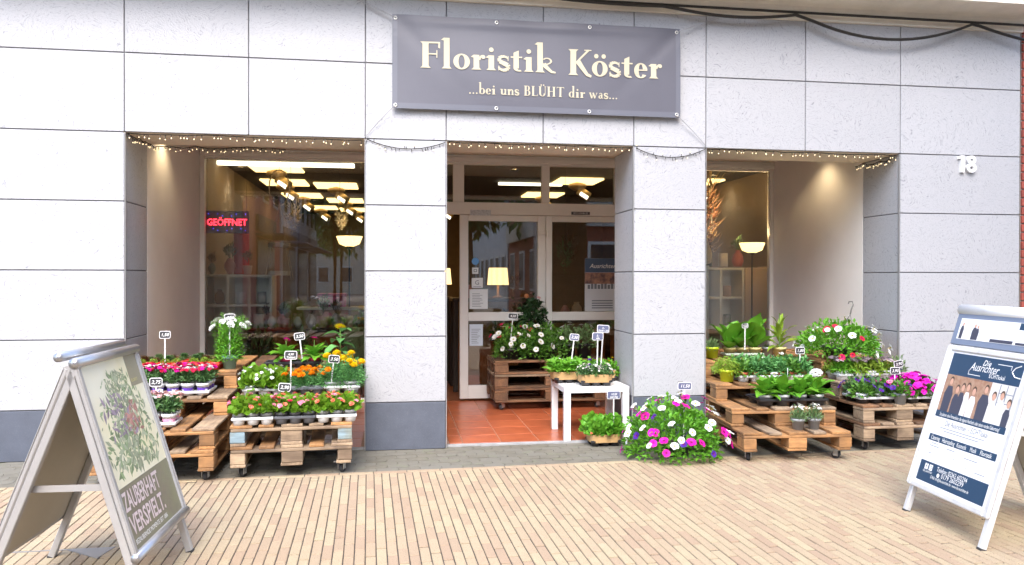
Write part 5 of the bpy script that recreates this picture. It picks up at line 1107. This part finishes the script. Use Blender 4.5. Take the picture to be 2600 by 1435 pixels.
def floor_lamp(lbl, x, y, h=1.86, watts=10):
    t_ = thing('floor_lamp', lbl, 'lamp', (x, y, .009)); MB().lathe([(.13, 0), (.13, .02), (.02, .03)], 18).build('base', TBLACK, t_, True); MB().tube([(0, 0, .03), (0, 0, h - .14)], .011, 8).build('pole', TBLACK, t_)
    MB().lathe([(.02, h - .15), (.05, h - .12)], 12).build('socket', TBLACK, t_, True); MB().lathe([(.05, h - .12), (.12, h - .09), (.155, h), (.15, h)], 20, cap0=False).build('lamp_shade', mat('lit_bowl', (.9, .8, .55), .5, emit=(1, .66, .25), estr=.8), t_, True)
    l = bpy.data.lights.new('floor_lamp_bulb', 'POINT'); l.energy = watts; l.color = (1, .72, .4); l.shadow_soft_size = .02; lo = bpy.data.objects.new('lamp', l); COL.objects.link(lo); lo.parent = t_; lo.location = (0, 0, h - .05)
floor_lamp('floor lamp with glowing bowl shade in the window by the GEÖFFNET sign', -.52, 3.2); floor_lamp('floor lamp with glowing bowl shade before the cubby shelf', 4.34, 2.68, 1.80, 22)
def table_lamp(lbl, x, y, z):
    t_ = thing('table_lamp', lbl, 'lamp', (x, y, z)); MB().lathe([(.06, 0), (.06, .015), (.015, .03), (.015, .18)], 14).build('base', GOODS[1], t_, True)
    MB().lathe([(.135, .16), (.115, .37)], 20, cap0=False).build('lamp_shade', mat('lit_shade', (.85, .65, .35), .6, emit=(1, .66, .28), estr=.45), t_, True)
def counter(lbl, x, y, w, d, h, m, rz=0):
    t_ = thing('display_table', lbl, 'table', (x, y, .009), rz); MB().cbox(-w / 2, w / 2, -d / 2, d / 2, h - .04, h, .004).build('table_top', m, t_)
    for sx in (-1, 1):
        for sy in (-1, 1): MB().cbox(sx * (w / 2 - .04) - .03, sx * (w / 2 - .04) + .03, sy * (d / 2 - .04) - .03, sy * (d / 2 - .04) + .03, 0, h - .0405, .003).build('leg', m, t_)
DKW = mat('dark_table', (.05, .035, .025), .6); WHT = mat('whitewashed_crate', (.48, .42, .34), .7, var=.2)
counter('dark display table crowded with pots in the GEÖFFNET window', -.95, 3.0, 1.35, .5, .78, DKW); counter('low display table behind the door', 1.2, 3.3, 1.0, .6, 1.12, DKW); counter('dark display table behind the right door leaf', 2.3, 3.4, .8, .5, .85, DKW)
table_lamp('table lamp with glowing cream drum shade seen through the door', 1.28, 3.25, 1.13); table_lamp('table lamp with glowing amber shade in the open side gap', .62, 3.9, 1.13)
counter('narrow dark stand carrying an amber lamp', .62, 3.9, .3, .3, 1.12, DKW)
k_ = 0
for (x, y, z, n, sp_) in ((-.95, 3.0, .79, 9, .145), (-.95, 3.12, .79, 7, .17), (1.2, 3.15, 1.13, 4, .2), (2.3, 3.35, .86, 5, .15), (-1.9, 3.25, 1.415, 3, .2), (4.15, 3.1, 1.525, 3, .2)):
    for i in range(n):
        m = rg.choice(GOODS); px = x + (i - (n - 1) / 2) * sp_; s_ = rg.uniform(.8, 1.25)
        if abs(px - 1.28) < .14 and z > 1: continue
        t_ = obj('vase', vase_mesh(m, rg.randrange(4)), None, (px, y, z), None, s_, label='small vase or pot on a display surface inside the shop', category='vase', group='pots on display inside the shop')
        if rg.random() < .55:
            obj('foliage', fol_mesh('inner_dry%d' % (i % 3), [G_BRN, G_DEEP, G_SILV][i % 3], 'lance', .09, .15, 60, .07, .018, .17, .3, .6, 10, .1, 0), t_, kind='stuff')
for i, (x, y, z) in enumerate(((-1.0, 2.72, .009), (-.55, 2.75, .009), (-1.4, 2.74, .009))):
    c = MB()
    for s in (-1, 1):
        for k in range(3): c.cbox(-.2, .2, s * .13 - .006, s * .13 + .006, .02 + k * .12, .12 + k * .12, .002); c.cbox(s * .194 - .006, s * .194 + .006, -.123, .123, .02 + k * .12, .12 + k * .12, .002)
    c.box(-.19, .19, -.12, .12, .01, .02); one('wooden_crate', c, WHT, 'whitewashed slatted crate on the shop floor behind the glass', 'crate', (x, y, z), rg.uniform(-.1, .1), 'crates behind the window')
clut = [('tall pink ceramic pot beside the window crates', (-1.45, 2.62, .009), GOODS[2], 1, 3.0), ('cream ceramic pot on the floor behind the glass', (-.72, 2.56, .009), GOODS[8], 1, 2.4), ('brown clay jar behind the window crates', (-.2, 2.6, .009), GOODS[1], 0, 2.6), ('orange clay bowl on the whitewashed crate', (-1.0, 2.72, .40), GOODS[5], 1, 1.6), ('pink planter on the whitewashed crate', (-.55, 2.75, .40), GOODS[2], 2, 1.5), ('black planter on the whitewashed crate', (-1.4, 2.74, .40), GOODS[3], 2, 1.5)]
for lbl, loc, m, k, sc_ in clut:
    t_ = obj('planter', vase_mesh(m, k), None, loc, None, sc_, label=lbl, category='planter'); obj('foliage', fol_mesh('clut%d' % (k % 2), [G_DARK, G_SILV, G_BRN][k], 'lance', .07, .12, 60, .06, .016, .13, .3, .6, 5, .15, 0), t_, kind='stuff')
hoop = thing('macrame_hoop', 'macrame hoop hanging with tiered shelves in the GEÖFFNET window', 'wall hanging', (-1.25, 2.62, 1.35)); hm = MB()
hm.tube([(.11 * math.cos(a * .349), 0, 1.02 + .2 * math.sin(a * .349)) for a in range(19)], .008, 6); 
for k in range(4): hm.tube([(.0, 0, .85), (.14 * (-1) ** k, .1 * (-1) ** (k // 2), .0)], .003, 4)
hm.build('hoop', DRYW, hoop); 
for z in (.05, .36): MB().lathe([(.12, z), (.12, z + .05), (.115, z + .05), (.115, z + .005)], 18).build('tier', DRYW, hoop)
o = MB().tube([(0, 0, 1.22), (0, 0, 1.51)], .002, 4).build('cord', WIRE, hoop)
one('gift_box', MB().cbox(-.16, .16, -.1, .1, 0, .12, .01).cbox(-.17, .17, -.11, .11, .121, .16, .01), mat('pink_box', (.70, .14, .28), .5), 'pink lidded box on a shelf near the bowl floor lamp', 'box', (-.72, 3.2, 1.03))
one('wall_shelf', MB().cbox(-.4, .4, -.13, .13, 0, .03, .003), CUB, 'small pale shelf board under the pink lidded box', 'shelf', (-.72, 3.2, .998))
# hanging dried bouquets and wreath frames
def dried(lbl, x, y, z, s, mats_, nm='dried_bouquet'):
    t_ = thing(nm, lbl, 'dried flowers', (x, y, z)); MB().tube([(0, 0, 0), (0, 0, 2.86 - z)], .002, 4).build('cord', WIRE, t_)
    for i, m in enumerate(mats_): obj('dried_stems', fol_mesh('dry_%s%d' % (m.name, i), m, 'lance', .16, .30, 120, .13, .025, 0, .2, -.2, -60, .5, i), t_, (rg.uniform(-.06, .06), 0, -.12 * i * s), (math.pi, 0, i), s, kind='stuff')
DRY = [mat('dry_cream', (.62, .44, .22), .7, rnd=.3, transl=.2), mat('dry_peach', (.60, .27, .13), .7, rnd=.3, transl=.2), mat('dry_white', (.62, .55, .42), .7, rnd=.2, transl=.2)]
dried('big cream dried flower bouquet hanging in the right window', 3.62, 2.62, 2.35, 1.25, [DRY[0], DRY[1], DRY[2], DRY[0]]); dried('pale dried flowers hanging from a macrame hoop in the GEÖFFNET window', -1.15, 2.8, 2.1, .55, [DRY[2], DRY[0]]); dried('dark dried bouquet hanging behind the right door leaf', 2.05, 2.9, 1.75, .7, [G_BRN, G_SILV]); dried('small sparkling dried bunch near the bowl floor lamp', -.62, 3.0, 2.05, .4, [DRY[2]])
# cream fabric torso / bag shape hanging in the right window
tq = MB().lathe([(.02, 0), (.11, .03), (.12, .15), (.08, .27), (.11, .40), (.10, .5), (.04, .55), (.045, .60)], 16, rx=1, ry=.7); one('torso_vase', tq, mat('cream_ceramic', (.66, .52, .30), .5), 'large cream torso shaped vase in the right window', 'vase', (3.70, 2.68, 1.53), 0, None, True)
one('vase_stand', MB().cbox(-.12, .12, -.12, .12, 0, 1.52, .004), CUB, 'cream plinth under the torso shaped vase', 'plinth', (3.62, 2.68, .009))
bb = thing('potted_shrub', 'dark leafy shrub on the shop floor behind the glass door', 'plant', (1.45, 2.9, .009)); MB().lathe([(.12, 0), (.15, .26), (.14, .26)], 16).build('pot', GOODS[3], bb, True); obj('foliage', fol_mesh('shrubin', G_DEEP, 'lance', .34, .62, 420, .12, .05, .5, .3, .3, -30, .3, 0), bb, kind='stuff')
one('rolled_fabric', MB().lathe([(.09, 0), (.09, .62), (.07, .64)], 14), mat('red_fabric', (.62, .07, .03), .6, emit=None), 'upright red fabric roll on the cubby shelf', 'fabric roll', (-1.80, 3.42, 1.415))
# LED open sign
ls = thing('led_sign', 'black LED sign with red lettering GEÖFFNET hanging in the window', 'sign', (-1.765, 2.44, 1.85)); MB().cbox(-.225, .225, -.012, .012, 0, .24, .004).build('housing', mat('led_board', (.08, .09, .11), .4), ls)
RLED = mat('red_led', (.9, .05, .05), .4, emit=(1, .02, .04), estr=1.6); BLED = mat('blue_led', (.1, .1, .9), .4, emit=(.06, .06, 1), estr=2.5)
v, f = text_mesh('GEÖFFNET', .1, 0, 'CENTER', bold=.015); wv = max(p[0] for p in v) - min(p[0] for p in v); MB().add([(a * .41 / wv, -.0145, .085 + b) for a, b, c in v], f).build('lettering', RLED, ls)
bd = MB()
for k in range(9): a = -.19 + k * .0475; bd.lathe([(.004, 0), (.001, .004)], 6, c=(a, -.014, .205 - .02 * (k % 2)), cap0=True) if k % 3 != 1 else None; bd.lathe([(.004, 0), (.001, .004)], 6, c=(a, -.014, .03 + .018 * (k % 2))) if k % 3 else None
bd.build('led_dots', BLED, ls, kind='stuff')
for s in (-1, 1): MB().tube([(s * .2, 0, .24), (s * .2, 0, .9)], .0015, 4).build('cord', WIRE, ls)
one('window_poster', MB().box(-.13, .13, -.001, .001, 0, .42), mat('green_poster', (.36, .40, .17), .6), 'pale green poster leaning in the window corner by the sunflower', 'poster', (-.40, 2.36, .42))

# ================================================================== THE STREET BEHIND THE CAMERA (seen in the glass)
def house(name, label, x0, x1, y0, y1, h, wall_m, roof_m, floors, sides, shop_m=None, band=None):
    t_ = thing(name, label, 'house', ((x0 + x1) / 2, (y0 + y1) / 2, -.06)); cx, cy = (x0 + x1) / 2, (y0 + y1) / 2; w, d = (x1 - x0) / 2, (y1 - y0) / 2
    MB().box(-w, w, -d, d, 0, h).build('wall', wall_m, t_)
    MB().add([(-w - .3, -d - .3, h + .003), (w + .3, -d - .3, h + .003), (w + .3, d + .3, h + .003), (-w - .3, d + .3, h + .003), (0, -d, h + 2.6), (0, d, h + 2.6)], [(0, 1, 4), (1, 2, 5, 4), (2, 3, 5), (3, 0, 4, 5), (3, 2, 1, 0)]).build('roof', roof_m, t_)
    wm = cached(('hw', name), lambda: MB().cbox(-.5, .5, -.04, .02, 0, 1.4, .01).mesh('window', mat('house_frame', (.66, .66, .64), .5))); gm = cached(('hg',), lambda: MB().box(-.42, .42, -.05, -.041, .08, 1.32).mesh('pane', mat('house_glass', (.03, .04, .05), .08)))
    for (ax, sg) in sides:
        ln = d if ax == 'x' else w; n = max(2, int(ln * 2 / 1.9)); rz = {('x', 1): R_(90), ('x', -1): R_(-90), ('y', 1): R_(180), ('y', -1): 0}[(ax, sg)]
        for k in range(floors):
            zz = 1.0 + k * 2.9
            if k == 0 and shop_m: continue
            for i in range(n):
                q = -ln + (i + .5) * 2 * ln / n; loc = (sg * w, q, zz) if ax == 'x' else (q, sg * d, zz); o = obj('window', wm, t_, loc, (0, 0, rz)); obj('pane', gm, o)
        if shop_m:
            for i in range(max(1, int(ln * 2 / 4))):
                q = -ln + (i + .5) * 2 * ln / max(1, int(ln * 2 / 4)); M = Matrix.Translation((sg * w, q, 0) if ax == 'x' else (q, sg * d, 0)) @ Matrix.Rotation(rz, 4, 'Z')
                o = MB().box(-1.7, 1.7, -.05, .02, .25, 2.7, 0, M).build('shop_window', mat('house_glass', (.03, .04, .05), .08), t_); MB().box(-1.8, 1.8, -.9, .0, 2.75, 2.82, 0, M).build('awning', shop_m, t_); MB().box(-1.8, 1.8, -.10, .0, 2.9, 3.4, 0, M).build('fascia', shop_m, t_)
        if band:
            for k in range(1, floors):
                M = Matrix.Translation((sg * w, 0, 0) if ax == 'x' else (0, sg * d, 0)) @ Matrix.Rotation(rz, 4, 'Z'); MB().box(-ln, ln, -.12, .0, k * 2.9 - .1, k * 2.9 + .55, 0, M).build('stone_band', band, t_)
    return t_
ROOF = mat('roof_tile', (.20, .08, .05), .8, var=.3, vscale=3)
house('pink_house', 'salmon pink corner house across the street', -13, -4.2, -19, -12.5, 7.5, mat('pink_render', (.52, .16, .13), .9, var=.08), ROOF, 3, [('x', 1), ('y', 1)], mat('dark_awning', (.06, .06, .06), .8))
house('white_house', 'white terraced house with shop fronts down the street', -13, -4.2, -33, -19.4, 9.0, mat('white_render', (.66, .66, .66), .9, var=.06), ROOF, 3, [('x', 1)], mat('grey_awning', (.25, .26, .28), .8))
house('brick_block', 'red brick corner house with pale stone bands', 4.6, 20, -20, -9.0, 17, mat('far_brick', (.27, .085, .05), .9, col2=(.20, .07, .05), vscale=14), ROOF, 3, [('x', -1), ('y', 1)], None, mat('pale_band', (.48, .46, .42), .8))  # height and width stretched to block sky light from the facade's right side
house('pale_blue_house', 'pale blue rendered house further down the street', 4.6, 14, -36, -20.4, 9, mat('pale_blue_render', (.50, .56, .62), .9, var=.05), ROOF, 3, [('x', -1)])
def tree(label, x, y, h, r, n):
    t_ = thing('street_tree', label, 'tree', (x, y, -.06)); tk = MB().tube([(0, 0, 0), (.03, .02, h * .3), (-.02, 0, h * .55), (.02, .03, h * .85)], .11, 8, r1=.04); rt = random.Random(int(x * 10))
    for i in range(6): a = i * 1.05; tk.tube([(0, 0, h * (.45 + .05 * i)), (math.cos(a) * r * .4, math.sin(a) * r * .4, h * (.58 + .05 * i)), (math.cos(a) * r * .8, math.sin(a) * r * .8, h * (.64 + .05 * i))], .035, 5, r1=.012)
    tk.build('trunk', BARK, t_); mb = MB()
    for c in range(18):
        e = Vector((rt.gauss(0, .45) * r, rt.gauss(0, .45) * r, h * .72 + rt.gauss(0, .5) * r * .8)); q = rt.uniform(.3, .55) * r
        for i in range(n // 18):
            o = Vector((rt.gauss(0, 1), rt.gauss(0, 1), rt.gauss(0, 1))).normalized(); lf(mb, e + o * q * rt.random() ** .4, o + Vector((rt.uniform(-.6, .6), rt.uniform(-.6, .6), -.2)), Vector((rt.uniform(-.5, .5), rt.uniform(-.5, .5), 1)), .34, .2)
    mb.build('crown', G_DARK, t_, kind='stuff')
tree('slim street tree before the pale blue house', 2.75, -17.0, 6.0, 1.5, 1600); tree('broad tree closing the end of the street', -3.2, -38, 9, 3.2, 3600); tree('tall tree beyond the white house', -.5, -44, 11, 3.8, 3600); tree('round tree on the street axis', 3.0, -42, 9, 3.0, 3000)
tree('dense lime tree on the street corner', -3.0, -30, 7.5, 2.4, 3000)
house('town_hall', 'long cream building added to hide the bright horizon at the street end', -9, 9, -70, -58, 9, mat('cream_render', (.55, .50, .42), .9, var=.06), ROOF, 3, [('y', 1)])  # invented building, put in to cover the bright horizon reflected in the glass
